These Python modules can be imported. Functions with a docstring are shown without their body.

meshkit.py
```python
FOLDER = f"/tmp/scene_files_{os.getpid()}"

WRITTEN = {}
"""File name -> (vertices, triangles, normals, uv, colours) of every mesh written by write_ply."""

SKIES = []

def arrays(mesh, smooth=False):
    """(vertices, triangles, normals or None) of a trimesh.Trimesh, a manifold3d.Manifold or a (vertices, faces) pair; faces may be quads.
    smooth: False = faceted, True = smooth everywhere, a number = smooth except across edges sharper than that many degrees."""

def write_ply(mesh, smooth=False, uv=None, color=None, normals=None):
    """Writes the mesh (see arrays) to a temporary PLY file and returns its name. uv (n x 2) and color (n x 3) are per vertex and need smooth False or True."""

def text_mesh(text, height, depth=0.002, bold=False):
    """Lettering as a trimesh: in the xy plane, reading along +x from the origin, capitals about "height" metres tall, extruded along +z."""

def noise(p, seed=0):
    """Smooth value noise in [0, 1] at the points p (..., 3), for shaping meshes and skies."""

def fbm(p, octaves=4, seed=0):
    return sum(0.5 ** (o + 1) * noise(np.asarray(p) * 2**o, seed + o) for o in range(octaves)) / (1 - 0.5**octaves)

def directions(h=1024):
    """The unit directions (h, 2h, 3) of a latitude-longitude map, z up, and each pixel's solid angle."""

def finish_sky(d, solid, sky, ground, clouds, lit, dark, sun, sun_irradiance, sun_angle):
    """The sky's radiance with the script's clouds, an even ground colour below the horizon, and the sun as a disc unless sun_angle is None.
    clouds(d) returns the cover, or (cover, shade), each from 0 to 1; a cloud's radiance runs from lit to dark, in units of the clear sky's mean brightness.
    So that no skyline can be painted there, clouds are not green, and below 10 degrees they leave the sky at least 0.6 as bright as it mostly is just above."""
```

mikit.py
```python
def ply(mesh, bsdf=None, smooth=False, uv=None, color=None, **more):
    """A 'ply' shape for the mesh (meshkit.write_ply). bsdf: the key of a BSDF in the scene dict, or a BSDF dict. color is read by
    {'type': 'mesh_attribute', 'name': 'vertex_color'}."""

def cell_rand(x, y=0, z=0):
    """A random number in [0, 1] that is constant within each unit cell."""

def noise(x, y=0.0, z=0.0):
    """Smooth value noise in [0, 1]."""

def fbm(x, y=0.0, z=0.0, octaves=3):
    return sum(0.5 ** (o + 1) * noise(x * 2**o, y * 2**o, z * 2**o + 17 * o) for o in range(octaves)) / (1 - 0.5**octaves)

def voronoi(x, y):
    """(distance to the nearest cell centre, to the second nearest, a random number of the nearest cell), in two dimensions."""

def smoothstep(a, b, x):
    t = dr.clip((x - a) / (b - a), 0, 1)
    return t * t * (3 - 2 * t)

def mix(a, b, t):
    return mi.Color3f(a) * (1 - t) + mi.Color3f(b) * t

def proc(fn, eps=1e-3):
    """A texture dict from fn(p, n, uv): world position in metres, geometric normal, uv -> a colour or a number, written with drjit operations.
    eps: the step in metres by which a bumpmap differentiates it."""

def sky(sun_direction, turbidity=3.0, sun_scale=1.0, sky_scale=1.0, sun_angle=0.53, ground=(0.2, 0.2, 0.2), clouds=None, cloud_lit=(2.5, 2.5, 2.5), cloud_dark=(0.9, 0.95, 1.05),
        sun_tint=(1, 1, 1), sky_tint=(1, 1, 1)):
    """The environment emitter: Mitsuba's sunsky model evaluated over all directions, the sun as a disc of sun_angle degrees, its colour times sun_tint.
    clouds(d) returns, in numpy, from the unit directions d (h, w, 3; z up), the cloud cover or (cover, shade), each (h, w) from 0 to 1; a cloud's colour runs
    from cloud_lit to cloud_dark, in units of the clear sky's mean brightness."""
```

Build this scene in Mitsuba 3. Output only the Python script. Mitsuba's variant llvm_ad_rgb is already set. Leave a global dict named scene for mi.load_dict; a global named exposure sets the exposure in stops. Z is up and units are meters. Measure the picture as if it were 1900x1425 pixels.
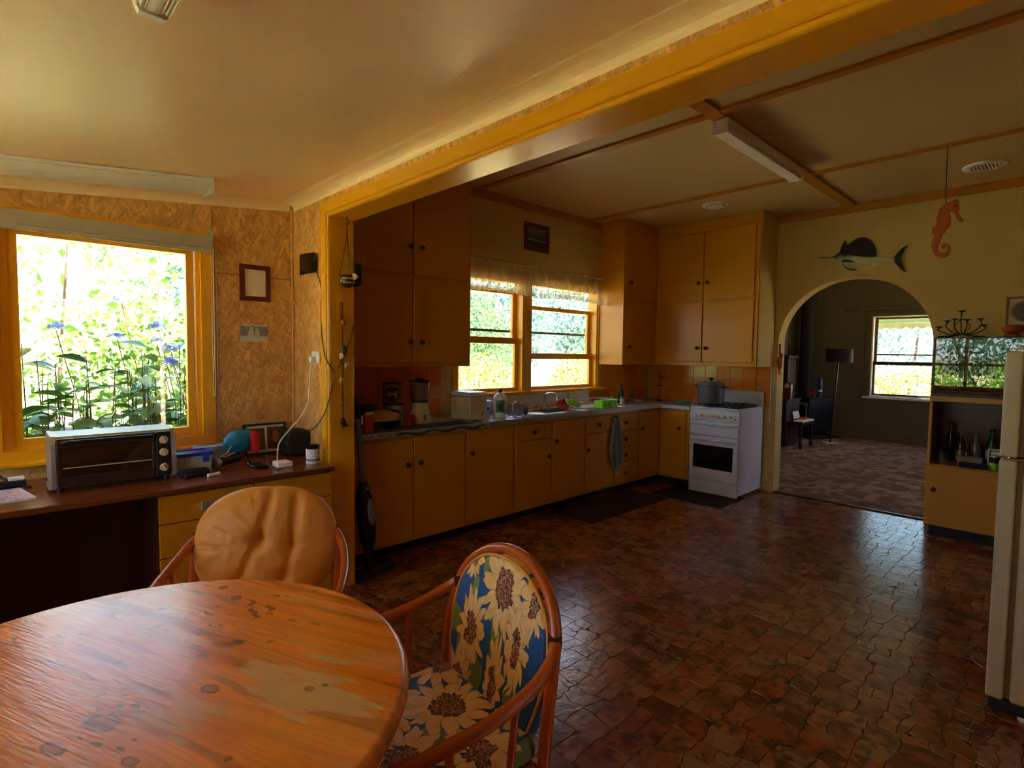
import math, random
import numpy as np
import trimesh, manifold3d as m3, mitsuba as mi, drjit as dr
from shapely.geometry import Polygon, box as sbox
from shapely import affinity
import mikit, meshkit
from mikit import proc, noise, fbm, smoothstep, mix, cell_rand, ply

T = mi.ScalarTransform4f
rng = random.Random(7)
nrng = np.random.default_rng(11)
scene, labels = {}, {}

# ---------------------------------------------------------------- camera
CAM = np.array([0.0, 0.0, 1.46])
PSI, TH, RO = np.radians([46.21436, -3.15969, 0.71090])
FW = np.array([math.cos(PSI) * math.cos(TH), math.sin(PSI) * math.cos(TH), math.sin(TH)])
_r = np.cross(FW, [0, 0, 1]); _r /= np.linalg.norm(_r)
_u = np.cross(_r, FW)
RT = math.cos(RO) * _r + math.sin(RO) * _u
UP = -math.sin(RO) * _r + math.cos(RO) * _u
M = np.eye(4); M[:3, 0], M[:3, 1], M[:3, 2], M[:3, 3] = -RT, UP, FW, CAM
FPX = 1011.22
scene['camera'] = {'type': 'perspective', 'fov': float(2 * math.degrees(math.atan(950 / FPX))), 'fov_axis': 'x',
                   'near_clip': 0.02, 'far_clip': 500.0, 'to_world': T(M.tolist())}

# ---------------------------------------------------------------- daylight
SUN = np.array([0.25, -0.62, 1.05])          # high, from behind the house: the garden in front of the windows is sunlit
def sky_clouds(d):
    n = meshkit.fbm(d * 3.0 + 5, 4, 3)
    return np.clip((n - 0.5) * 3, 0, 0.6)
scene['sky'] = mikit.sky(SUN, turbidity=3.0, sun_scale=1.0, sky_scale=1.0, ground=(0.25, 0.24, 0.18), clouds=sky_clouds)
exposure = 4.92

# ---------------------------------------------------------------- helpers
def numbered(key, table=None):
    k, i = key, 0
    while k in scene or k in labels or k in _used:
        i += 1
        k = f'{key}_{i:03d}'
    _used.add(k)
    return k
_used = set()

def thing(name, label, cat, group=None):
    k = numbered(name)
    labels[k] = {'label': label, 'category': cat}
    if group: labels[k]['group'] = group
    return k

def put(key, mesh, bsdf, smooth=False, parent=None, label=None, uv=None, color=None, kind=None, to_world=None, shape=None, **more):
    """one entry of the scene; a key that is taken gets the next number"""
    if parent: key = parent + '__' + key
    k = numbered(key)
    d = dict(shape) if shape else ply(mesh, bsdf, smooth, uv=uv, color=color, **more)
    if to_world is not None: d['to_world'] = to_world
    scene[k] = d
    if label or kind:
        labels[k] = {}
        if label: labels[k]['label'] = label
        if kind: labels[k]['kind'] = kind
    return k

def struct(name, mesh, bsdf, smooth=False, **kw):
    return put(name, mesh, bsdf, smooth, kind='structure', **kw)

def sroot(name):
    k = numbered(name); labels[k] = {'kind': 'structure'}
    return k

def solo(name, label, cat, mesh, bsdf, smooth=False, group=None, uv=None, color=None):
    """a thing that is one mesh"""
    k = thing(name, label, cat, group)
    scene[k] = ply(mesh, bsdf, smooth, uv=uv, color=color)
    return k

cat = trimesh.util.concatenate

def box(x0, x1, y0, y1, z0, z1, b=0.0):
    x0, x1 = min(x0, x1), max(x0, x1); y0, y1 = min(y0, y1), max(y0, y1); z0, z1 = min(z0, z1), max(z0, z1)
    if b <= 0:
        m = trimesh.creation.box((x1 - x0, y1 - y0, z1 - z0))
        m.apply_translation(((x0 + x1) / 2, (y0 + y1) / 2, (z0 + z1) / 2))
        return m
    b = min(b, (x1 - x0) * .45, (y1 - y0) * .45, (z1 - z0) * .45)
    pts = []
    for x, sx in ((x0, 1), (x1, -1)):
        for y, sy in ((y0, 1), (y1, -1)):
            for z, sz in ((z0, 1), (z1, -1)):
                pts += [(x + sx * b, y + sy * b, z), (x + sx * b, y, z + sz * b), (x, y + sy * b, z + sz * b)]
    return hull(pts)

def hull(pts):
    h = m3.Manifold.hull_points(np.asarray(pts, float))
    mm = h.to_mesh()
    return trimesh.Trimesh(mm.vert_properties[:, :3], mm.tri_verts, process=False)

def rbox(x0, x1, y0, y1, z0, z1, r, seg=3):
    """box with round edges"""
    pts = []
    s = trimesh.creation.icosphere(seg - 1, r).vertices
    for x in (x0 + r, x1 - r):
        for y in (y0 + r, y1 - r):
            for z in (z0 + r, z1 - r):
                pts.append(s + [x, y, z])
    return hull(np.vstack(pts))

def frame_to(p0, p1):
    p0, p1 = np.asarray(p0, float), np.asarray(p1, float)
    z = p1 - p0; L = np.linalg.norm(z); z = z / L
    a = np.array([0, 0, 1.0]) if abs(z[2]) < .9 else np.array([1.0, 0, 0])
    x = np.cross(a, z); x /= np.linalg.norm(x)
    y = np.cross(z, x)
    m = np.eye(4); m[:3, 0], m[:3, 1], m[:3, 2], m[:3, 3] = x, y, z, p0
    return m, L

def cyl(p0, p1, r, seg=16, r2=None):
    m, L = frame_to(p0, p1)
    r2 = r if r2 is None else r2
    return lathe([(0, 0), (r, 0), (r2, L), (0, L)], seg, m=m)

def lathe(profile, seg=24, center=(0, 0, 0), m=None, closed=True):
    """profile of (radius, z) from bottom to top"""
    pr = np.asarray(profile, float)
    a = np.arange(seg) * 2 * np.pi / seg
    V, ring = [], []
    for r, z in pr:
        if r < 1e-9:
            ring.append([len(V)] * seg); V.append((0, 0, z))
        else:
            ring.append(list(range(len(V), len(V) + seg)))
            V += [(r * math.cos(t), r * math.sin(t), z) for t in a]
    Fc = []
    for i in range(len(pr) - 1):
        A, B = ring[i], ring[i + 1]
        for j in range(seg):
            k = (j + 1) % seg
            if A[j] != A[k]: Fc.append((A[j], A[k], B[k]))
            if B[j] != B[k]: Fc.append((A[j], B[k], B[j]))
    me = trimesh.Trimesh(np.array(V, float), np.array(Fc), process=False)
    if m is not None: me.apply_transform(m)
    me.apply_translation(center)
    return me

def catmull(P, n=8, closed=False):
    P = np.asarray(P, float)
    Q = np.vstack([P[-1:], P, P[:2]]) if closed else np.vstack([2 * P[0] - P[1], P, 2 * P[-1] - P[-2]])
    out = []
    for i in range(1, len(Q) - 2):
        for t in np.arange(n) / n:
            a, b, c, d = Q[i - 1:i + 3]
            out.append(.5 * (2 * b + (c - a) * t + (2 * a - 5 * b + 4 * c - d) * t * t + (3 * b - a - 3 * c + d) * t ** 3))
    if not closed: out.append(P[-1])
    return np.array(out)

def tube(P, r, seg=8, cap=True, closed=False):
    P = np.asarray(P, float); n = len(P)
    rr = np.broadcast_to(np.asarray(r, float), (n,))
    tan = np.roll(P, -1, 0) - np.roll(P, 1, 0) if closed else np.gradient(P, axis=0)
    tan /= np.linalg.norm(tan, axis=1, keepdims=True) + 1e-12
    x = np.cross(tan[0], [0.3, 0.2, 0.93]); x /= np.linalg.norm(x)
    V = []
    a = np.arange(seg) * 2 * np.pi / seg
    for i in range(n):
        x = x - tan[i] * (x @ tan[i]); x /= np.linalg.norm(x)
        y = np.cross(tan[i], x)
        V.append(P[i] + rr[i] * (np.cos(a)[:, None] * x + np.sin(a)[:, None] * y))
    V = np.vstack(V); Fc = []
    for i in range(n if closed else n - 1):
        for j in range(seg):
            k = (j + 1) % seg; i2 = (i + 1) % n
            Fc += [(i * seg + j, i * seg + k, i2 * seg + k), (i * seg + j, i2 * seg + k, i2 * seg + j)]
    if cap and not closed:
        c0, c1 = len(V), len(V) + 1
        V = np.vstack([V, P[0], P[-1]])
        for j in range(seg):
            k = (j + 1) % seg
            Fc += [(c0, k, j), (c1, (n - 1) * seg + j, (n - 1) * seg + k)]
    return trimesh.Trimesh(V, np.array(Fc), process=False)

def prism(poly, h, m=None):
    """polygon (list of points or shapely) extruded by h along local z; m: 4x4"""
    if not hasattr(poly, 'geom_type'): poly = Polygon(poly)
    poly = poly.buffer(0)
    geoms = [g for g in getattr(poly, 'geoms', [poly]) if g.area > 1e-7]
    me = cat([trimesh.creation.extrude_polygon(g, h, engine='earcut') for g in geoms])
    if m is not None: me.apply_transform(m)
    return me

def mat4(x, y, z, o=(0, 0, 0)):
    m = np.eye(4); m[:3, 0], m[:3, 1], m[:3, 2], m[:3, 3] = x, y, z, o
    return m
# local axes for things in a plane: facing -y (window walls), facing -x (back walls)
def face_my(o): return mat4((1, 0, 0), (0, 0, 1), (0, -1, 0), o)      # local x -> +x, y -> z, extruded towards -y
def face_mx(o): return mat4((0, -1, 0), (0, 0, 1), (-1, 0, 0), o)     # local x -> -y, y -> z, extruded towards -x
def face_px(o): return mat4((0, 1, 0), (0, 0, 1), (1, 0, 0), o)
def place(mesh, loc=(0, 0, 0), rz=0.0, s=1.0):
    m = mesh.copy(); m.apply_scale(s)
    c, q = math.cos(rz), math.sin(rz)
    m.apply_transform(mat4((c, q, 0), (-q, c, 0), (0, 0, 1), loc))
    return m
def rotm(axis, ang, loc=(0, 0, 0)):
    return trimesh.transformations.rotation_matrix(ang, axis, loc)
def xf(mesh, m):
    q = mesh.copy(); q.apply_transform(m); return q
def frame_rect(x0, x1, y0, y1, w, h, m):
    """picture-frame ring"""
    return prism(sbox(x0, y0, x1, y1).difference(sbox(x0 + w, y0 + w, x1 - w, y1 - w)), h, m)

# ---------------------------------------------------------------- materials
def srgb(r, g, b):
    f = lambda c: (c / 255 / 12.92) if c / 255 <= 0.04045 else ((c / 255 + 0.055) / 1.055) ** 2.4
    return [f(r), f(g), f(b)]
def rgb(c): return {'type': 'rgb', 'value': [float(v) for v in c]}
def mat(key, color, rough=0.5, metal=0.0, spec=0.5, two=True, **kw):
    d = {'type': 'principled', 'base_color': color if isinstance(color, dict) else rgb(color), 'roughness': rough, 'metallic': metal, 'specular': spec}
    d.update(kw)
    scene[key] = {'type': 'twosided', 'b': d} if two else d
def diff(key, color):
    scene[key] = {'type': 'twosided', 'b': {'type': 'diffuse', 'reflectance': color if isinstance(color, dict) else rgb(color)}}
# plain paints and the like
mat('m_yellow', srgb(230, 165, 16), 0.26)                 # gloss yellow paint of joinery
mat('m_yellow_cab', srgb(200, 134, 14), 0.35)
mat('m_cream', srgb(198, 168, 98), 0.55)                 # kitchen walls
mat('m_cream_gloss', srgb(246, 222, 178), 0.33)           # dining ceiling, cornice
mat('m_ceil', srgb(198, 170, 118), 0.5)
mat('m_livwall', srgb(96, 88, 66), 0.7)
mat('m_batten', srgb(178, 112, 28), 0.35)
mat('m_white', srgb(232, 230, 226), 0.3)
mat('m_whitematte', srgb(225, 222, 212), 0.6)
mat('m_enamel', srgb(206, 206, 214), 0.18)
mat('m_fridge', srgb(180, 172, 140), 0.3)
mat('m_black', srgb(22, 22, 24), 0.35)
mat('m_blackgloss', srgb(14, 14, 15), 0.1)
mat('m_blackmatte', srgb(26, 25, 25), 0.8)
mat('m_knob', srgb(58, 26, 16), 0.25)
mat('m_steel', srgb(200, 200, 202), 0.22, metal=1.0)
mat('m_chrome', srgb(225, 225, 228), 0.07, metal=1.0)
mat('m_alu', srgb(190, 190, 188), 0.4, metal=0.8)
mat('m_brownwood', srgb(96, 50, 26), 0.28)
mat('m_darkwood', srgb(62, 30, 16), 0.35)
mat('m_frame_red', srgb(96, 30, 20), 0.3)
mat('m_cane', srgb(178, 80, 22), 0.24, clearcoat=0.6, clearcoat_gloss=0.9)
mat('m_blind', srgb(176, 164, 146), 0.7)
mat('m_grey', srgb(120, 120, 122), 0.45)
mat('m_pot', srgb(84, 84, 88), 0.38)
mat('m_kick', srgb(20, 14, 10), 0.6)
mat('m_paper', srgb(222, 214, 196), 0.8)
mat('m_worktop', srgb(150, 152, 156), 0.25)
mat('m_tile', srgb(222, 128, 30), 0.14)
mat('m_brownmat', srgb(48, 28, 20), 0.8)
mat('m_seal', srgb(104, 76, 40), 0.6)
mat('m_iron', srgb(24, 22, 22), 0.5)
mat('m_beige', srgb(214, 196, 150), 0.4)
mat('m_jointdark', srgb(46, 30, 20), 0.6)
mat('m_vcol', {'type': 'mesh_attribute', 'name': 'vertex_color'}, 0.5)
mat('m_vgloss', {'type': 'mesh_attribute', 'name': 'vertex_color'}, 0.15)
scene['m_pane'] = {'type': 'thindielectric', 'int_ior': 1.5}
scene['m_glass'] = {'type': 'dielectric', 'int_ior': 1.5}
scene['m_water'] = {'type': 'dielectric', 'int_ior': 1.33}

def colored(*pairs):
    """several (mesh, srgb) as one mesh with vertex colours"""
    me = cat([p[0] for p in pairs])
    col = np.vstack([np.tile(srgb(*p[1]), (len(p[0].vertices), 1)) for p in pairs])
    return me, col
def cput(key, pairs, parent=None, bsdf='m_vcol', **kw):
    me = cat([p[0] for p in pairs])
    # flat facets: split the vertices so colours and creases stay sharp
    cols = np.vstack([np.tile(srgb(*p[1]), (len(p[0].faces) * 3, 1)) for p in pairs])
    v = me.vertices[me.faces].reshape(-1, 3)
    return put(key, (v, np.arange(len(v)).reshape(-1, 3)), bsdf, False, parent=parent, color=cols, **kw)

# ---- OSB: pressed wood strands
def osb_fn(p, n, uv):
    up = dr.abs(n.x) > 0.5
    u = dr.select(up, p.y, p.x); v = p.z
    val = 0.42 + 0.3 * fbm(u * 5, v * 5, 1.0, octaves=3)
    dark = mi.Float(0)
    for i, (ang, sc) in enumerate(((1.45, 7.0), (2.0, 8.0), (0.9, 7.5), (1.62, 9.0), (2.5, 10.0), (1.15, 8.5))):
        c, s = math.cos(ang), math.sin(ang)
        a = (u * c + v * s) * sc + i * 7.3; b = (-u * s + v * c) * sc * 4.6 + i * 3.1
        b = b + 0.5 * (noise(a * 1.3, b * 0.4, i) - 0.5)
        row = dr.floor(b)
        a2 = a + cell_rand(row, i, 5) * 9.0
        cell = dr.floor(a2)
        h = cell_rand(cell, row, i); h2 = cell_rand(cell, row, i + 40)
        fa, fb = a2 - cell, b - row - 0.5
        tilt = (h2 - 0.5) * 0.9 * (fa - 0.5)                 # each strand lies a little askew
        w = 0.16 + 0.30 * h2
        inside = (dr.abs(fb + tilt) < w) & (fa > 0.05 + 0.3 * h) & (fa < 0.97 - 0.15 * h2)
        on = inside & (h > 0.40)
        tone = 0.18 + 0.80 * cell_rand(cell, row, i + 80) + 0.25 * (noise(a * 2, b * 7, i) - 0.5)
        val = dr.select(on, dr.lerp(val, tone, 0.7), val)
        edge = inside & (fb + tilt < 0.06 - w) & (h2 > 0.55)
        dark = dr.select(edge, 0.8, dark * dr.select(on, 0.25, 1.0))
    c0 = mix(mi.Color3f(srgb(172, 112, 44)), mi.Color3f(srgb(238, 190, 112)), dr.clip(val, 0, 1))
    return mix(c0, mi.Color3f(srgb(110, 56, 18)), dark * 0.75)
mat('m_osb', proc(osb_fn), 0.35)

# ---- pine table: grain along (0.4, -0.92)
def pine_fn(p, n, uv):
    g = p.x * 0.40 - p.y * 0.9165        # along the grain
    c = p.x * 0.9165 + p.y * 0.40        # across it
    w = fbm(g * 2.2, c * 5, 0.0, octaves=3) - 0.5
    # knots bend the grain
    knots = ((0.136, 1.265, 0.036, 0.022), (0.316, 1.241, 0.02, 0.013), (0.478, 1.351, 0.006, 0.006), (0.496, 1.66, 0.014, 0.012), (0.49, 1.76, 0.012, 0.012), (0.155, 1.11, 0.018, 0.01), (0.323, 1.723, 0.01, 0.006),
             (0.42, 1.40, 0.012, 0.007), (0.47, 1.10, 0.010, 0.008), (0.50, 1.09, 0.006, 0.005), (0.06, 1.24, 0.03, 0.012), (0.56, 1.42, 0.012, 0.004), (0.60, 1.36, 0.014, 0.004), (0.53, 1.50, 0.012, 0.006), (0.28, 1.0, 0.006, 0.006))
    kn = mi.Float(0); rim = mi.Float(0); bend = mi.Float(0)
    for kx, ky, ra, rb in knots:
        kg, kc = kx * 0.40 - ky * 0.9165, kx * 0.9165 + ky * 0.40
        d = dr.sqrt(dr.square((g - kg) / ra) + dr.square((c - kc) / rb)) + 0.35 * (noise(p.x * 90, p.y * 90, kx * 50) - 0.5)
        kn = dr.maximum(kn, 1 - smoothstep(0.75, 1.05, d)); rim = dr.maximum(rim, smoothstep(0.6, 0.95, d) * (1 - smoothstep(0.95, 1.35, d)))
        bend += rb * 0.9 * dr.exp(-dr.square((g - kg) / (ra * 2.6))) * dr.exp(-dr.square((c - kc) / (rb * 4))) * dr.select(c > kc, -1.0, 1.0)
    cc = c + w * 0.05 + bend
    ring = noise(cc * 62, g * 1.6, 2.0)
    fine = noise(cc * 260, g * 9, 4.0)
    tone = 0.30 * ring + 0.35 * fine + 0.35 * fbm(p.x * 5, p.y * 5, 9.0)
    col = mix(mi.Color3f(srgb(200, 98, 14)), mi.Color3f(srgb(244, 162, 52)), tone)
    col = mix(col, mi.Color3f(srgb(150, 66, 18)), smoothstep(0.56, 0.75, fbm(cc * 34, g * 2.2, 12.0, octaves=3)) * 0.55)
    # worn, bleached patches where the varnish is gone
    d1 = dr.sqrt(dr.square((c - 0.885) / 0.085) + dr.square((g + 0.83) / 0.15))
    d2 = dr.sqrt(dr.square((c - 0.72) / 0.06) + dr.square((g + 0.99) / 0.10))
    d3 = dr.sqrt(dr.square((c - 0.90) / 0.05) + dr.square((g + 1.33) / 0.16))
    wn = 2.2 * (fbm(cc * 34, g * 7, 1.0, octaves=4) - 0.5)
    worn = dr.maximum(1 - smoothstep(0.72, 1.02, d1 + wn), dr.maximum(0.7 * (1 - smoothstep(0.5, 1.1, d2 + wn * 1.3)), 0.5 * (1 - smoothstep(0.5, 1.1, d3 + wn * 1.3))))
    streak = smoothstep(0.60, 0.76, fbm(cc * 40, g * 3.0, 6.0, octaves=3)) * 0.6
    # on the left the finish is thin and the wood pale
    pale = smoothstep(0.72, 0.25, c + 0.3 * w) * 0.55
    col = mix(col, mi.Color3f(srgb(206, 170, 112)), dr.clip(dr.maximum(worn * 0.9, streak * (0.5 + pale)) + pale, 0, 0.9))
    spots = smoothstep(0.84, 0.88, noise(g * 40, c * 80, 7.0)) * smoothstep(0.62, 0.72, noise(p.x * 7, p.y * 7, 3.0))
    crack = smoothstep(0.05, 0.0, dr.abs(noise(cc * 30, g * 5, 8.0) - 0.5)) * smoothstep(0.68, 0.76, noise(p.x * 5, p.y * 5, 5.0))
    dk = dr.clip(kn * 0.45 + rim * 0.5 + spots * 0.7 + crack * 0.5, 0, 0.85)
    return mix(col, mi.Color3f(srgb(84, 46, 22)), dk)
def pine_rough(p, n, uv):
    c = p.x * 0.9165 + p.y * 0.40
    return 0.20 + 0.10 * fbm(p.x * 12, p.y * 12, 1.0)
def pine_bump(p, n, uv):
    g = p.x * 0.40 - p.y * 0.9165; c = p.x * 0.9165 + p.y * 0.40
    w = fbm(g * 2.2, c * 5, 0.0, octaves=2) - 0.5
    return 0.00022 * noise((c + w * .05) * 90, g * 5, 2.0) + 0.00022 * noise(c * 300, g * 30, 4.0)
scene['m_pine'] = {'type': 'twosided', 'b': {'type': 'bumpmap', 'arbitrary': proc(pine_bump, 1e-3), 'scale': 1.0,
                   'b': {'type': 'principled', 'base_color': proc(pine_fn), 'roughness': proc(pine_rough), 'specular': 0.9}}}

# ---- floor stones: uv holds two random numbers of the stone
def stone_fn(p, n, uv):
    a, b = uv.x, uv.y
    m1 = fbm(p.x * 9 + a * 31, p.y * 9 + b * 17, 1.0, octaves=4)
    m2 = fbm(p.x * 40 + a * 11, p.y * 40, 5.0, octaves=2)
    t = dr.clip(a * 0.8 + (m1 - 0.5) * 1.1, 0, 1)
    c = mix(mi.Color3f(srgb(104, 54, 30)), mi.Color3f(srgb(176, 112, 62)), t)
    c = mix(c, mi.Color3f(srgb(156, 118, 72)), smoothstep(0.68, 0.95, b + (m1 - 0.5) * 0.7) * 0.9)
    c = mix(c, mi.Color3f(srgb(160, 76, 40)), smoothstep(0.32, 0.02, b + (m1 - 0.5) * 0.6) * 0.8)
    c = mix(c, mi.Color3f(srgb(62, 38, 28)), smoothstep(0.46, 0.72, m2 * 0.5 + 0.5 * fbm(p.x * 12, p.y * 12 + b * 9, 8.0)) * 0.75)
    big = fbm(p.x * 1.3, p.y * 1.3, 3.0)
    return c * (0.62 + 0.5 * big)
def stone_rough(p, n, uv): return 0.15 + 0.12 * fbm(p.x * 14, p.y * 14, 2.0)
def stone_bump(p, n, uv): return 0.0008 * fbm(p.x * 45, p.y * 45, 1.0, octaves=3)
scene['m_stone'] = {'type': 'twosided', 'b': {'type': 'bumpmap', 'arbitrary': proc(stone_bump, 1e-3), 'scale': 1.0,
                    'b': {'type': 'principled', 'base_color': proc(stone_fn), 'roughness': proc(stone_rough), 'specular': 0.8}}}

# ---- sunflower cloth; uv in metres on the cloth
def sunflower_fn(p, n, uv):
    x, y = uv.x + 0.02 * (noise(uv.x * 30, uv.y * 30, 1.0) - 0.5), uv.y + 0.02 * (noise(uv.x * 30, uv.y * 30, 2.0) - 0.5)
    col = mi.Color3f(srgb(28, 78, 140))
    leaf = noise(uv.x * 26, uv.y * 10, 5.0)
    col = mix(col, mi.Color3f(srgb(112, 132, 66)), smoothstep(0.60, 0.66, leaf))
    col = mix(col, mi.Color3f(srgb(40, 52, 44)), smoothstep(0.1, 0.0, dr.abs(leaf - 0.6) * 4) * 0.7)
    flowers = ((0.02, 0.36, 0.10, 1.0, 1.35), (-0.11, 0.20, 0.09, 0.8, 1.3), (0.11, 0.23, 0.085, 0.55, 1.5), (0.03, 0.10, 0.085, 0.5, 1.5), (0.15, 0.37, 0.08, 0.6, 1.3), (-0.14, 0.04, 0.085, 0.9, 1.1),
               (-0.12, -0.12, 0.12, 1, 1), (0.09, -0.08, 0.11, 1, 1), (-0.02, -0.28, 0.12, 1, 1), (0.18, -0.25, 0.10, 1, 1), (-0.2, -0.36, 0.1, 1, 1), (0.14, -0.45, .1, 1, 1), (-0.15, 0.41, 0.06, .8, 1.2))
    for i, (fx, fy, r, ax, ay) in enumerate(flowers):
        dx, dy = (x - fx) / (r * ax), (y - fy) / (r * ay)
        d = dr.sqrt(dx * dx + dy * dy); ang = dr.atan2(dy, dx)
        pet = dr.abs(dr.sin(ang * 6.5 + i)) ; pet2 = dr.abs(dr.sin(ang * 9 + 2 * i))
        rim = 0.72 + 0.42 * pet * (0.6 + 0.4 * pet2)
        inside = d < rim
        c = mix(mi.Color3f(srgb(226, 176, 92)), mi.Color3f(srgb(240, 208, 140)), noise(ang * 6, d * 3, i))
        line = smoothstep(0.10, 0.03, pet) * smoothstep(0.5, 0.62, d)
        c = mix(c, mi.Color3f(srgb(84, 64, 40)), line * 0.8)
        core = 0.40 + 0.07 * (noise(ang * 9, i, 3.0) - 0.5) * 2
        seed = noise(x * 330, y * 330, 2.0)
        cc = mix(mi.Color3f(srgb(88, 46, 28)), mi.Color3f(srgb(190, 130, 92)), smoothstep(0.4, 0.7, seed))
        cc = mix(cc, mi.Color3f(srgb(50, 30, 18)), smoothstep(0.30, 0.42, d) * 0.7)
        c = dr.select(d < core, cc, c)
        c = mix(c, mi.Color3f(srgb(60, 40, 24)), smoothstep(0.06, 0.0, dr.abs(d - rim)) * 0.75)
        col = dr.select(inside, c, col)
    return col
mat('m_sunflower', proc(sunflower_fn), 0.6)
mat('m_cushion', srgb(216, 146, 54), 0.5, sheen=0.3)

# ---- carpet of the far room
def carpet_fn(p, n, uv):
    m = fbm(p.x * 4, p.y * 4, 1.0, octaves=4); f = noise(p.x * 60, p.y * 60, 3.0)
    sw = fbm(p.x * 13 + 3 * m, p.y * 13, 4.0, octaves=3)
    c = mix(mi.Color3f(srgb(112, 88, 80)), mi.Color3f(srgb(168, 146, 134)), smoothstep(0.35, 0.65, sw) * 0.7 + 0.3 * f)
    return mix(c, mi.Color3f(srgb(84, 64, 60)), smoothstep(0.5, 0.72, m) * 0.45)
diff('m_carpet', proc(carpet_fn))

# ---- brown wood grain of the desk top
def desk_fn(p, n, uv):
    g = noise(p.x * 3, p.y * 60, p.z * 60) * 0.6 + 0.4 * noise(p.x * 12, p.y * 220, p.z * 200)
    return mix(mi.Color3f(srgb(88, 44, 24)), mi.Color3f(srgb(124, 68, 38)), g)
mat('m_desk', proc(desk_fn), 0.22)

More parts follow.
